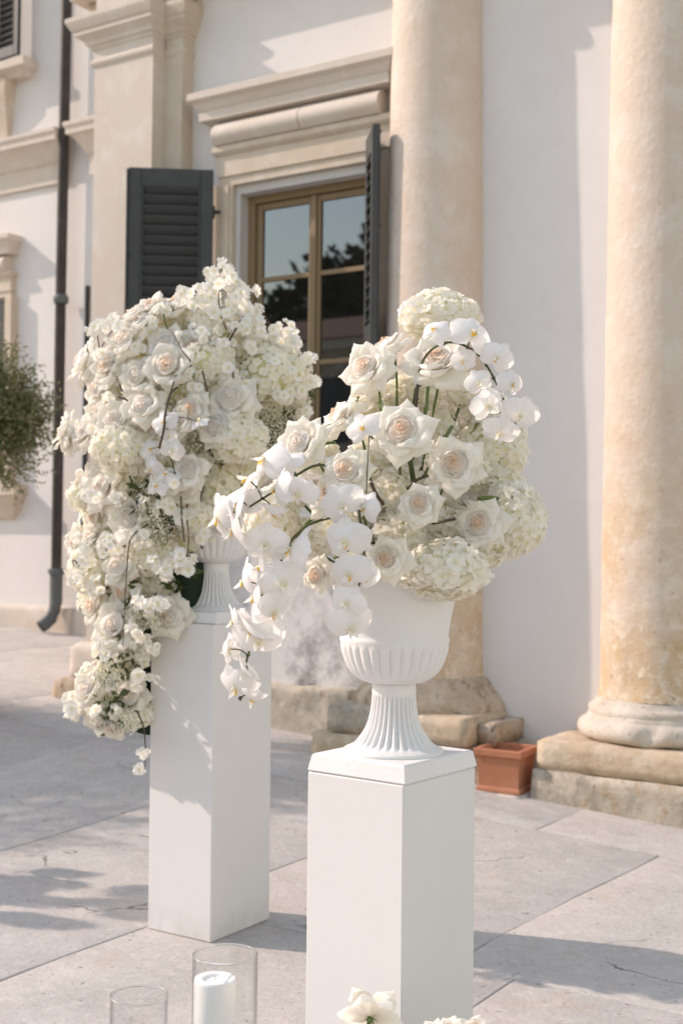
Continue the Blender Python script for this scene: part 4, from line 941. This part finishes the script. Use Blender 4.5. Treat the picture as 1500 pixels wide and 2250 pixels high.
for pts, r_, mk, th_ in (([(941, 835, -0.12), (938, 870, -0.14), (934, 908, -0.15), (905, 1010, -0.12)], 0.004, 'stem_green', False), ([(918, 838, -0.13), (914, 875, -0.15), (912, 905, -0.15), (900, 1000, -0.12)], 0.0042, 'stem_brown', True),
      ([(992, 938, -0.10), (975, 968, -0.14), (930, 1050, -0.12)], 0.0048, 'stem_green', False), ([(897, 990, -0.18), (902, 1020, -0.20), (908, 1060, -0.16)], 0.006, 'leaf', False),
      ([(814, 1060, -0.28), (826, 1085, -0.28), (842, 1108, -0.26)], 0.0038, 'stem_brown', True), ([(940, 1045, -0.21), (915, 1055, -0.22), (895, 1075, -0.2)], 0.0035, 'stem_brown', True), ([(650, 1180, -0.17), (672, 1152, -0.2), (720, 1110, -0.15)], 0.0042, 'stem_green', False),
      ([(735, 1225, -0.18), (755, 1215, -0.2), (800, 1180, -0.15)], 0.0042, 'stem_green', False), ([(1050, 1096, -0.14), (1080, 1094, -0.12), (1110, 1100, -0.06)], 0.005, 'stem_green', False), ([(735, 972, -0.15), (715, 975, -0.17), (690, 985, -0.1)], 0.0036, 'stem_green', False), ([(1000, 1140, -0.2), (975, 1145, -0.2), (950, 1150, -0.14)], 0.0035, 'stem_brown', True), ([(835, 880, -0.12), (843, 905, -0.16), (850, 940, -0.14)], 0.0034, 'stem_green', True)):
    stem(arrA, [PAt(*p) for p in pts], r_, mk, th_)
leaf_mass(arrA, [PAt(*p) for p in ((900, 1030, -0.05), (940, 1060, -0.05), (830, 1120, -0.03), (770, 1090, -0.05), (930, 980, -0.04), (790, 900, 0.02), (960, 1140, -0.05))], 150, 0.028, 0.03)

# ------------------------------------------------------------------ the great cascading arrangement behind
DB = 4.55; PB = FPX/DB
arrB = empty('flower_arrangement', B0+Vector((0, 0, 0.40)), 'huge cascading white arrangement of roses and hydrangeas on the taller pedestal', 'flowers', 'white flower arrangements')
def PBt(x, y, off): return at(x, y, DB+off)
cB = B0+Vector((0, 0, 0.45))
rosesB = [(303, 706, 44, -0.18, (-.3, .5, .8)), (361, 752, 46, -0.24, (-.1, .1, 1)), (366, 798, 50, -0.30, (0, .1, 1)), (298, 824, 46, -0.26, (-.1, 0, 1)), (231, 800, 46, -0.18, (-.4, .1, 1)), (172, 788, 48, -0.06, (-.9, .2, .4)),
  (208, 850, 46, -0.14, (-.6, 0, .8)), (250, 920, 48, -0.26, (-.1, 0, 1)), (312, 890, 48, -0.30, (-.1, .1, 1)), (330, 668, 44, -0.16, (-.2, .7, .6)), (270, 742, 42, -0.20, (-.4, .3, .9)), (134, 945, 42, -0.04, (-1, .2, .4)), (140, 972, 34, -0.08, (-.7, -.5, .6)),
  (182, 946, 44, -0.12, (-.6, .2, .8)), (176, 1060, 46, -0.06, (-.9, .1, .6)), (218, 1064, 48, -0.16, (-.3, 0, 1)), (286, 688, 38, -0.14, (-.5, .7, .4)), (412, 1032, 44, -0.32, (.05, .05, 1)), (382, 662, 48, -0.14, (-.2, .8, .5)), (508, 872, 54, -0.30, (.1, 0, 1)),
  (474, 930, 48, -0.32, (.0, 0, 1)), (418, 896, 40, -0.33, (-.1, -.15, 1)), (395, 922, 34, -0.34, (-.2, -.1, 1)), (278, 1138, 46, -0.20, (-.1, .05, 1)), (205, 1132, 38, -0.04, (-.6, -.2, .7)), (160, 1188, 42, 0.02, (-.7, -.1, .7)), (257, 1244, 46, -0.17, (-.1, .1, 1)), (268, 1302, 38, -0.12, (-.2, -.2, .9)),
  (247, 1372, 50, -0.16, (-.15, .05, 1)), (188, 1512, 44, -0.06, (-.4, .15, .9)), (280, 1528, 46, -0.10, (0, .05, 1)), (214, 1588, 44, -0.06, (-.2, -.7, .7)), (368, 1352, 52, -0.16, (.2, -.15, 1)), (200, 1330, 40, 0.00, (-.6, -.2, .7)), (405, 1078, 30, -0.28, (.2, -.3, .8)),
  (420, 760, 44, -0.24, (.1, .4, .9)), (330, 850, 36, -0.22, (.1, .1, 1)), (250, 775, 40, -0.16, (-.3, .6, .7)), (215, 900, 40, -0.16, (-.5, .2, .8)), (330, 938, 36, -0.26, (0, -.1, 1)), (160, 1545, 36, 0.02, (-.8, .1, .5)), (240, 1600, 36, -0.08, (0, -.7, .7)), (195, 1175, 40, -0.04, (-.3, .5, .8)), (225, 1010, 36, -0.14, (-.4, 0, .9))]
for (x, y, r_, off, f) in rosesB:
    p = PBt(x, y, off); rose(arrB, p, r_/(FPX/(DB+off))*1.06, face(*f), nb=6, na=4, nm=4, full=off > -0.13, pale=0.7)
hydB = [(265, 982, 68, 56, -0.24, 110, 11), (600, 822, 84, 72, -0.14, 130, 11), (525, 962, 66, 58, -0.26, 110, 11.5), (335, 1214, 62, 56, -0.12, 100, 11), (205, 1252, 58, 58, -0.04, 90, 11), (285, 1425, 60, 38, -0.08, 90, 11), (450, 800, 66, 54, -0.22, 90, 11),
  (395, 850, 64, 56, -0.16, 80, 11), (470, 725, 60, 52, -0.14, 80, 11), (545, 765, 56, 42, -0.10, 70, 11), (340, 760, 66, 60, -0.08, 70, 11), (260, 860, 66, 66, -0.08, 70, 11), (340, 990, 66, 60, -0.16, 80, 11), (300, 1060, 60, 50, -0.12, 70, 11), (240, 1160, 52, 60, 0.02, 70, 11), (345, 1290, 62, 46, -0.04, 80, 11),
  (260, 1340, 52, 44, 0.02, 60, 11), (290, 1570, 48, 34, -0.06, 70, 11), (225, 1550, 50, 48, 0.04, 60, 11), (400, 1190, 50, 46, -0.06, 60, 11), (440, 1080, 52, 58, -0.14, 70, 11), (490, 1050, 56, 52, -0.12, 70, 11), (400, 705, 50, 44, -0.08, 60, 11), (260, 1470, 44, 40, 0.02, 50, 11), (640, 880, 40, 36, -0.04, 45, 11), (450, 900, 60, 56, -0.10, 60, 11), (405, 975, 46, 44, -0.14, 50, 11), (318, 1160, 44, 40, -0.04, 50, 11), (185, 1090, 40, 40, -0.05, 40, 11), (230, 1230, 60, 60, 0.06, 50, 11), (225, 1320, 56, 50, 0.08, 50, 11), (250, 1420, 50, 50, 0.06, 45, 11), (215, 1500, 50, 50, 0.05, 40, 11), (270, 1500, 44, 44, 0.02, 40, 11), (300, 1260, 70, 60, 0.05, 50, 11), (220, 1150, 50, 60, 0.06, 40, 11), (475, 1095, 50, 46, -0.16, 60, 11), (430, 1135, 48, 44, -0.20, 60, 11), (515, 1120, 44, 44, -0.10, 50, 11), (545, 1030, 50, 46, -0.10, 50, 11), (570, 900, 44, 36, -0.08, 40, 11)]
for i, (x, y, rx, rz, off, n, fs) in enumerate(hydB):
    k = FPX/(DB+off); hydrangea(arrB, PBt(x, y, off), rx/k, rz/k, n, fs/k*1.12, seed=i+50)
# branches of small double blossom: crown of the arrangement, right edge, and trails
def branch(pts, spots, mk='stem_brown'):
    bl = []
    for (x, y, off, n, sp, sz) in spots:
        for k in range(n):
            dx, dy = rnd.gauss(0, sp*0.55), rnd.gauss(0, sp*0.5); d_ = math.hypot(dx, dy)
            bl.append((PBt(x+dx, y+dy, off-0.05*(1-min(1, d_/sp))+rnd.uniform(-0.02, 0.02)), face(dx/sp+rnd.uniform(-.4, .4), -dy/sp+rnd.uniform(-.3, .5), 1.0), sz*rnd.uniform(0.8, 1.2)/PB))
    blossom_branch(arrB, [PBt(*p) for p in pts], 0.0034, bl, mk)
branch([(420, 900, -0.1), (452, 760, -0.18), (478, 660, -0.14), (488, 590, -0.08)], [(478, 597, -0.10, 9, 24, 15), (498, 632, -0.12, 10, 24, 15), (455, 640, -0.12, 8, 22, 15), (470, 690, -0.17, 9, 26, 15), (435, 700, -0.16, 8, 26, 14)])
branch([(470, 860, -0.12), (498, 745, -0.2), (536, 695, -0.19), (560, 660, -0.16)], [(528, 650, -0.12, 8, 20, 16), (540, 690, -0.16, 10, 26, 16), (512, 605, -0.10, 5, 16, 14), (555, 690, -0.13, 5, 16, 14)])
branch([(520, 850, -0.12), (560, 680, -0.1), (600, 722, -0.1), (640, 760, -0.08)], [(628, 722, -0.10, 9, 18, 13), (600, 748, -0.12, 9, 20, 14), (560, 740, -0.14, 9, 22, 14), (640, 760, -0.10, 9, 20, 13)])
branch([(600, 900, -0.08), (645, 800, -0.08), (672, 770, -0.06), (682, 800, -0.05), (680, 860, -0.05), (660, 930, -0.06)], [(655, 768, -0.06, 3, 8, 12), (681, 790, -0.06, 4, 10, 15), (684, 835, -0.07, 6, 13, 14), (668, 850, -0.08, 5, 12, 13), (662, 905, -0.07, 4, 13, 14), (672, 900, -0.06, 3, 8, 12)])
branch([(400, 830, -0.2), (420, 800, -0.3), (400, 770, -0.32), (380, 730, -0.28)], [(440, 735, -0.24, 8, 26, 13), (480, 770, -0.24, 9, 28, 13), (500, 810, -0.24, 8, 26, 13), (420, 830, -0.28, 8, 26, 13), (440, 850, -0.3, 5, 20, 12)])
branch([(390, 820, -0.3), (372, 870, -0.36), (362, 920, -0.37), (365, 960, -0.36), (352, 1000, -0.34)], [(380, 1060, -0.3, 5, 20, 13), (365, 1110, -0.28, 8, 22, 14), (345, 1060, -0.27, 7, 22, 13)])
branch([(420, 1050, -0.25), (410, 1120, -0.27), (415, 1180, -0.27), (410, 1230, -0.26)], [(400, 1140, -0.26, 8, 22, 13), (430, 1110, -0.2, 6, 20, 13), (470, 1130, -0.16, 8, 26, 13), (395, 1230, -0.26, 9, 24, 15), (412, 1250, -0.25, 5, 14, 13), (360, 1250, -0.26, 8, 24, 14), (445, 1180, -0.2, 5, 16, 13)])
branch([(330, 1150, -0.2), (290, 1180, -0.26), (280, 1240, -0.24), (270, 1420, -0.2)], [(240, 1200, -0.2, 7, 22, 12), (310, 1180, -0.24, 7, 24, 12), (320, 1330, -0.22, 8, 26, 13), (345, 1330, -0.24, 6, 22, 13), (300, 1390, -0.2, 7, 24, 12), (335, 1420, -0.2, 6, 14, 12), (240, 1440, -0.16, 6, 20, 12), (305, 1480, -0.2, 5, 14, 14)])
branch([(300, 1560, -0.2), (316, 1600, -0.2), (320, 1660, -0.2), (318, 1700, -0.2)], [(312, 1655, -0.2, 5, 9, 10), (310, 1690, -0.2, 5, 10, 11)])
branch([(230, 830, -0.1), (218, 760, -0.1), (212, 712, -0.1)], [(215, 720, -0.12, 6, 16, 13), (238, 712, -0.12, 5, 14, 13)])
branch([(180, 1250, -0.1), (160, 1230, -0.1), (175, 1280, -0.1)], [(168, 1270, -0.10, 9, 22, 11), (190, 1210, -0.10, 7, 22, 11), (158, 1560, -0.1, 5, 14, 12), (150, 1535, -0.08, 3, 9, 13)])
fill = [(220, 770), (255, 715), (300, 770), (330, 720), (350, 830), (280, 860), (230, 870), (200, 930), (290, 940), (340, 890), (380, 840), (430, 800), (400, 740), (450, 760), (470, 830), (500, 790), (540, 840), (440, 870), (380, 900), (300, 1020), (240, 1040), (200, 1100), (260, 1100), (320, 1100), (230, 1200), (290, 1190), (330, 1240), (190, 1230), (210, 1290), (300, 1300), (340, 1360), (290, 1350), (230, 1420), (310, 1440), (250, 1500), (200, 1560), (250, 1560), (300, 1500), (480, 1000), (440, 1010), (390, 960), (550, 900), (500, 920), (560, 990), (430, 1150), (350, 1000), (470, 1100), (500, 1140), (450, 1160), (560, 760), (600, 800), (640, 810), (580, 720), (520, 720), (500, 690), (450, 650), (470, 620), (520, 660), (540, 720), (420, 670), (650, 850), (620, 870), (400, 640), (360, 680)]
for i in range(0, len(fill), 6):
    gp = fill[i:i+6]; branch([(gp[0][0], gp[0][1]+40, -0.05), (gp[0][0], gp[0][1], -0.16)] + [(gp[1][0], gp[1][1], -0.14)], [(x, y, -0.20 if y < 1120 else -0.13, 5, 20, 12) for x, y in gp])
# a few white orchids tucked in
orchid_spray(arrB, [PBt(385, 880, -0.33), PBt(370, 925, -0.37), PBt(372, 985, -0.36), PBt(390, 1060, -0.33)], 0.003, 0.002, [(PBt(360, 925, -0.38), face(-.4, .2, .9), 1.0), (PBt(378, 990, -0.38), face(.05, -.1, 1), 1.15), (PBt(372, 955, -0.38), face(.2, .3, .9), 0.9), (PBt(330, 1030, -0.32), face(-.5, -.1, .9), 1.1), (PBt(365, 1040, -0.34), face(-.2, .4, .9), 1.1), (PBt(345, 1065, -0.33), face(-.3, .2, .9), 1.0), (PBt(330, 985, -0.31), face(-.3, .4, .8), 0.9), (PBt(438, 925, -0.37), face(-.2, .7, .6), 0.9)], 0.046)
for pts, r_, mk, th_ in (([(390, 852, -0.35), (376, 862, -0.38), (367, 890, -0.39), (362, 920, -0.40), (360, 945, -0.40), (350, 985, -0.37)], 0.004, 'stem_brown', True), ([(540, 692, -0.2), (520, 720, -0.24), (500, 755, -0.24)], 0.0042, 'stem_brown', False), ([(360, 690, -0.22), (363, 708, -0.22), (372, 728, -0.2)], 0.003, 'stem_green', False), ([(150, 958, -0.05), (185, 952, -0.08), (240, 945, -0.1)], 0.003, 'stem_green', False),
      ([(262, 845, -0.3), (270, 860, -0.31)], 0.003, 'stem_brown', False), ([(260, 872, -0.3), (282, 880, -0.31)], 0.003, 'stem_brown', False), ([(445, 815, -0.31), (450, 835, -0.31), (455, 860, -0.3)], 0.003, 'stem_brown', False), ([(510, 800, -0.27), (513, 830, -0.3)], 0.003, 'stem_brown', False), ([(480, 650, -0.2), (485, 690, -0.22), (498, 725, -0.22)], 0.0025, 'stem_brown', True), ([(448, 1070, -0.2), (440, 1100, -0.22), (437, 1130, -0.2)], 0.0025, 'stem_brown', False), ([(398, 1090, -0.3), (400, 1140, -0.31), (405, 1190, -0.3)], 0.0028, 'stem_brown', True), ([(560, 680, -0.1), (585, 705, -0.1), (605, 730, -0.1)], 0.003, 'stem_brown', False)):
    stem(arrB, [PBt(*p) for p in pts], r_, mk, th_)
leaf_mass(arrB, [PBt(*p) for p in ((330, 790, 0.0), (420, 790, -0.02), (260, 900, 0), (360, 950, -0.1), (430, 960, -0.15), (460, 1000, -0.12), (320, 1080, -0.16), (350, 1110, -0.14), (300, 1200, -0.08), (250, 1280, -0.05), (290, 1380, -0.12), (270, 1450, -0.12), (250, 1560, -0.12), (560, 880, -0.06), (630, 920, -0.02), (310, 1330, -0.14), (390, 1250, -0.12), (650, 850, 0.0), (350, 1080, -0.2), (330, 1110, -0.18))], 800, 0.05, 0.03)
babys_breath(arrB, [PBt(*p) for p in ((600, 905, -0.15), (585, 940, -0.15), (610, 960, -0.14), (625, 925, -0.1), (575, 900, -0.17), (645, 900, -0.06), (590, 980, -0.12), (440, 955, -0.26), (430, 985, -0.24), (335, 1080, -0.24), (345, 1130, -0.26), (355, 1160, -0.26), (325, 1130, -0.22), (245, 1480, -0.18), (280, 1590, -0.2), (230, 1480, -0.15), (340, 1350, -0.2), (310, 1340, -0.2))], 2600, 0.022)
# dark floral foam cage that carries the cascade down the side of the pedestal
fo = []
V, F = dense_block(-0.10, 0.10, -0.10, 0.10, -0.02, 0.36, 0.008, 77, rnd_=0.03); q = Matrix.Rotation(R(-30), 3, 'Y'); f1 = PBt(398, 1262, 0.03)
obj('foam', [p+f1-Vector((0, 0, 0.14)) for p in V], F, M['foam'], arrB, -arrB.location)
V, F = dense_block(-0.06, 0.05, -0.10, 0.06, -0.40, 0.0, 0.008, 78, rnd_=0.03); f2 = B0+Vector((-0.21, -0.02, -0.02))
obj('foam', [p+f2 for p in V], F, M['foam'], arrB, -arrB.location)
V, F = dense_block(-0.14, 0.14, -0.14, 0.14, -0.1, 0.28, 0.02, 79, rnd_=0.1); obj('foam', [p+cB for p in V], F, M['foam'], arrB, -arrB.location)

# ------------------------------------------------------------------ unseen arrangement added to widen the shadow band on the floor
arrC = empty('flower_arrangement', C0+Vector((0, 0, 0.40)), 'round white hydrangea arrangement, unseen, added to shade the floor', 'flowers', 'white flower arrangements')
for i in range(16):
    a = i*2.4; z = -0.2+0.045*i; r_ = 0.34*math.sin(math.pi*(0.25+0.7*i/16))
    hydrangea(arrC, C0+Vector((r_*math.cos(a), r_*math.sin(a), 0.42+z)), 0.115, 0.10, 26, 0.03, seed=i+90)

# ------------------------------------------------------------------ low flowers at the foot of the front pedestal
G0 = Vector((-1.22, 2.20, 0.0))
arrG = empty('flower_arrangement', G0, 'low white flowers at the foot of the front pedestal, cut by the lower edge', 'flowers', 'white flower arrangements')
V, F = dense_block(-0.12, 0.12, -0.09, 0.09, 0, 0.12, 0.006, 80, rnd_=0.03); obj('foam', [p+G0 for p in V], F, M['foam'], arrG, -arrG.location)
p = at(815, 2212, 2.60); fc = face(0.35, 0.25, -0.75); h, base = rose(arrG, p, 0.056, fc, nb=6); h.scale.z *= 1.3
stem(arrG, [base, base-UP*0.08+CT*0.01, G0+Vector((-0.05, 0.02, 0.1))], 0.003)
for (x, y, d_, f) in ((985, 2262, 2.62, (0, .8, .5)), (1040, 2262, 2.64, (.3, .8, .4)), (945, 2275, 2.6, (-.3, .8, .5))):
    p = at(x, y, d_); fc = face(*f); h, base = rose(arrG, p, 0.045, fc, nb=6); stem(arrG, [base, base-UP*0.1, G0+Vector((0.0, 0.0, 0.1))], 0.003)
hydrangea(arrG, at(1000, 2330, 2.62), 0.075, 0.06, 70, 0.015, seed=200); hydrangea(arrG, G0+Vector((0.03, 0, 0.2)), 0.12, 0.09, 60, 0.02, seed=201)
leaf_mass(arrG, [G0+Vector((0, 0, 0.15)), G0+Vector((-0.08, 0.03, 0.13))], 120, 0.05, 0.05)

# ------------------------------------------------------------------ glass cylinders and the candle
def cylinder_vase(c, r_, z1, label):
    t = 0.0035; root = empty('glass_cylinder', c, label, 'glass cylinder', 'glass cylinders')
    prof = [(0.0, 0.0), (r_-0.003, 0.0), (r_, 0.003), (r_, z1-0.002), (r_-t*0.3, z1), (r_-t*0.7, z1), (r_-t, z1-0.002), (r_-t, 0.009), (0.0, 0.009)]
    mb = MB(); mb.lathe(prof, 96); o = mb.build('wall', M['glass'], root, None, True); o.data.set_sharp_from_angle(angle=R(40))
    mb = MB(); rr = r_-t/2; tp = [(rr+0.0026*math.cos(2*math.pi*k/10), z1+0.0015+0.0026*math.sin(2*math.pi*k/10)) for k in range(11)]; mb.lathe(tp, 96); mb.build('rim', M['glass_rim'], root, None, True)
    return root
p = at(495, 2098, 3.15); c1 = Vector((p.x, p.y, 0.002)); cylinder_vase(c1, 0.0795, p.z-0.002, 'tall clear glass cylinder holding the white candle')
zc = at(495, 2150, 3.15).z
mb = MB(); rc = 0.0525
mb.lathe([(0.0, 0.0), (rc-0.002, 0.0), (rc, 0.002), (rc, zc-0.018), (rc-0.001, zc-0.011), (rc-0.004, zc-0.009), (0.034, zc-0.010), (0.031, zc-0.0105), (0.029, zc-0.016), (0.0, zc-0.018)], 64)
cc = c1+CR*(-0.024)+Vector((0, 0, 0.0095)); can = empty('pillar_candle', cc, 'white pillar candle standing in the tall glass cylinder', 'candle')
o = mb.build('wax', M['wax'], can, None, True); o.data.set_sharp_from_angle(angle=R(50))
mb = MB(); mb.tube([(0, 0, zc-0.018), (0.001, 0, zc-0.010), (0.003, 0.001, zc-0.004)], 0.0012, 6); mb.build('wick', M['wick'], can)
p = at(306, 2188, 3.0); cylinder_vase(Vector((p.x, p.y, 0.002)), 0.067, p.z-0.002, 'shorter empty clear glass cylinder at the lower left')

# ------------------------------------------------------------------ terracotta pot
zp = 0.013
pot = empty('terracotta_pot', (-3.085, 6.36, zp), 'empty square terracotta pot on the floor between the two columns', 'pot'); pot.rotation_euler = (0, 0, R(4))
def sq(mb, prof):
    n = len(prof); V = []; F = []
    for s_, z in prof: V += [(-s_, -s_, z), (s_, -s_, z), (s_, s_, z), (-s_, s_, z)]
    for i in range(n-1):
        for k in range(4): F.append((i*4+k, i*4+(k+1) % 4, i*4+4+(k+1) % 4, i*4+4+k))
    mb.add(V, F)
mb = MB(); sq(mb, [(0.0, 0.0), (0.122, 0.0), (0.125, 0.003), (0.125, 0.018), (0.119, 0.027), (0.113, 0.031), (0.117, 0.12), (0.122, 0.192), (0.108, 0.194), (0.104, 0.12), (0.10, 0.05), (0.0, 0.05)]); o = mb.build('body', M['terracotta'], pot)
mb = MB(); sq(mb, [(0.1225, 0.188), (0.132, 0.191), (0.138, 0.197), (0.138, 0.226), (0.134, 0.232), (0.115, 0.232), (0.111, 0.227), (0.109, 0.19)]); mb.build('rim', M['terracotta'], pot)
mb = MB(); mb.box(-0.10, 0.10, -0.10, 0.10, 0.051, 0.075); o = mb.build('soil', M['soil'], pot)

# ------------------------------------------------------------------ olive in its pot, reaching in from the left
def leafy(name, base, trunk, crowns, n, size, mats, label, cat, droop=0.3):
    root = empty(name, base, label, cat); r8 = random.Random(len(label))
    tops = []
    mb = MB(); mb.tube([(0, 0, 0), (0.03*trunk, 0.02, trunk*0.5), (0, 0, trunk)], [0.06*trunk/1.5, 0.045*trunk/1.5, 0.035*trunk/1.5], 10)
    for (c, rr) in crowns: mb.tube([(0, 0, trunk*0.9), Vector((0, 0, trunk)).lerp(Vector(c), 0.5)+Vector((0, 0, 0.1)), Vector(c)], [0.03*trunk/1.5, 0.018*trunk/1.5, 0.006], 7)
    V = []; F = []; mi = []
    for k in range(n):
        c, rr = crowns[k % len(crowns)]; d = Vector((r8.gauss(0, 1), r8.gauss(0, 1), r8.gauss(0, 1))).normalized()*rr*r8.uniform(0.25, 1.0)**0.6
        d *= 0.8+0.35*mnoise.noise(d*3.0/rr+Vector((c[0], c[1], c[2])))*2
        p = Vector(c)+d
        # a twig with paired narrow leaves
        tw = (d.normalized()+Vector((r8.uniform(-.6, .6), r8.uniform(-.6, .6), r8.uniform(-0.2, .9)))).normalized(); L = size*r8.uniform(3, 6)
        for s in range(7):
            q = p+tw*L*s/7; a = (tw*0.6+Vector((r8.uniform(-1, 1), r8.uniform(-1, 1), r8.uniform(-1, 1)))).normalized(); b = a.orthogonal().normalized(); b = Quaternion(a, r8.uniform(0, 6.28)) @ b
            l_ = size*r8.uniform(0.7, 1.3); i = len(V); V += [q, q+a*l_*0.5+b*l_*0.19, q+a*l_, q+a*l_*0.5-b*l_*0.19]; F.append((i, i+1, i+2, i+3)); mi.append(1 if r8.random() < 0.22 else 0)
        if k % 6 == 0: mb.tube([p, p+tw*L], 0.0022*size/0.04, 4)
    tr = mb.build('trunk', M['bark'], root, None, True)
    obj('crown', V, F, mats, root, None, mi); return root
ob = at(-100, 925, 8.3); gb = gz(ob.x, ob.y)
leafy('olive_tree', (ob.x, ob.y, gb+0.40), 1.05, [((0.1, 0.06, ob.z-gb-0.40), 0.32), ((0.24, 0.16, ob.z-gb-0.25), 0.26), ((0.24, 0.16, ob.z-gb-0.60), 0.26), ((-0.2, 0, ob.z-gb-0.45), 0.28), ((0.12, 0.08, ob.z-gb-0.08), 0.2), ((0.38, 0.25, ob.z-gb-0.40), 0.16)], 2600, 0.034, [M['olive'], M['olive2']], 'small olive tree reaching in at the left edge before the drainpipe', 'tree')
op = empty('terracotta_tub', (ob.x, ob.y, gb+0.004), 'round terracotta tub under the olive tree outside the left edge', 'pot')
mb = MB(); mb.lathe([(0.0, 0.0), (0.15, 0.0), (0.19, 0.3), (0.215, 0.36), (0.235, 0.37), (0.235, 0.43), (0.21, 0.43), (0.20, 0.38), (0.0, 0.385)], 40); o = mb.build('tub', M['terracotta'], op, None, True); o.data.set_sharp_from_angle(angle=R(40))
# courtyard tree further left: it throws the dappled shade across the floor
leafy('courtyard_tree', (-10.1, 3.3, 0.0), 2.4, [((-0.3, 0.2, 3.2), 0.9), ((0.7, 0.7, 3.4), 0.8), ((-0.9, -0.4, 3.5), 0.8), ((0.3, -0.7, 3.3), 0.75), ((0.2, 0.3, 3.9), 0.7), ((-0.6, 0.7, 3.6), 0.7)], 4200, 0.07, [M['olive'], M['hill']], 'broad tree standing in the courtyard outside the left edge', 'tree')
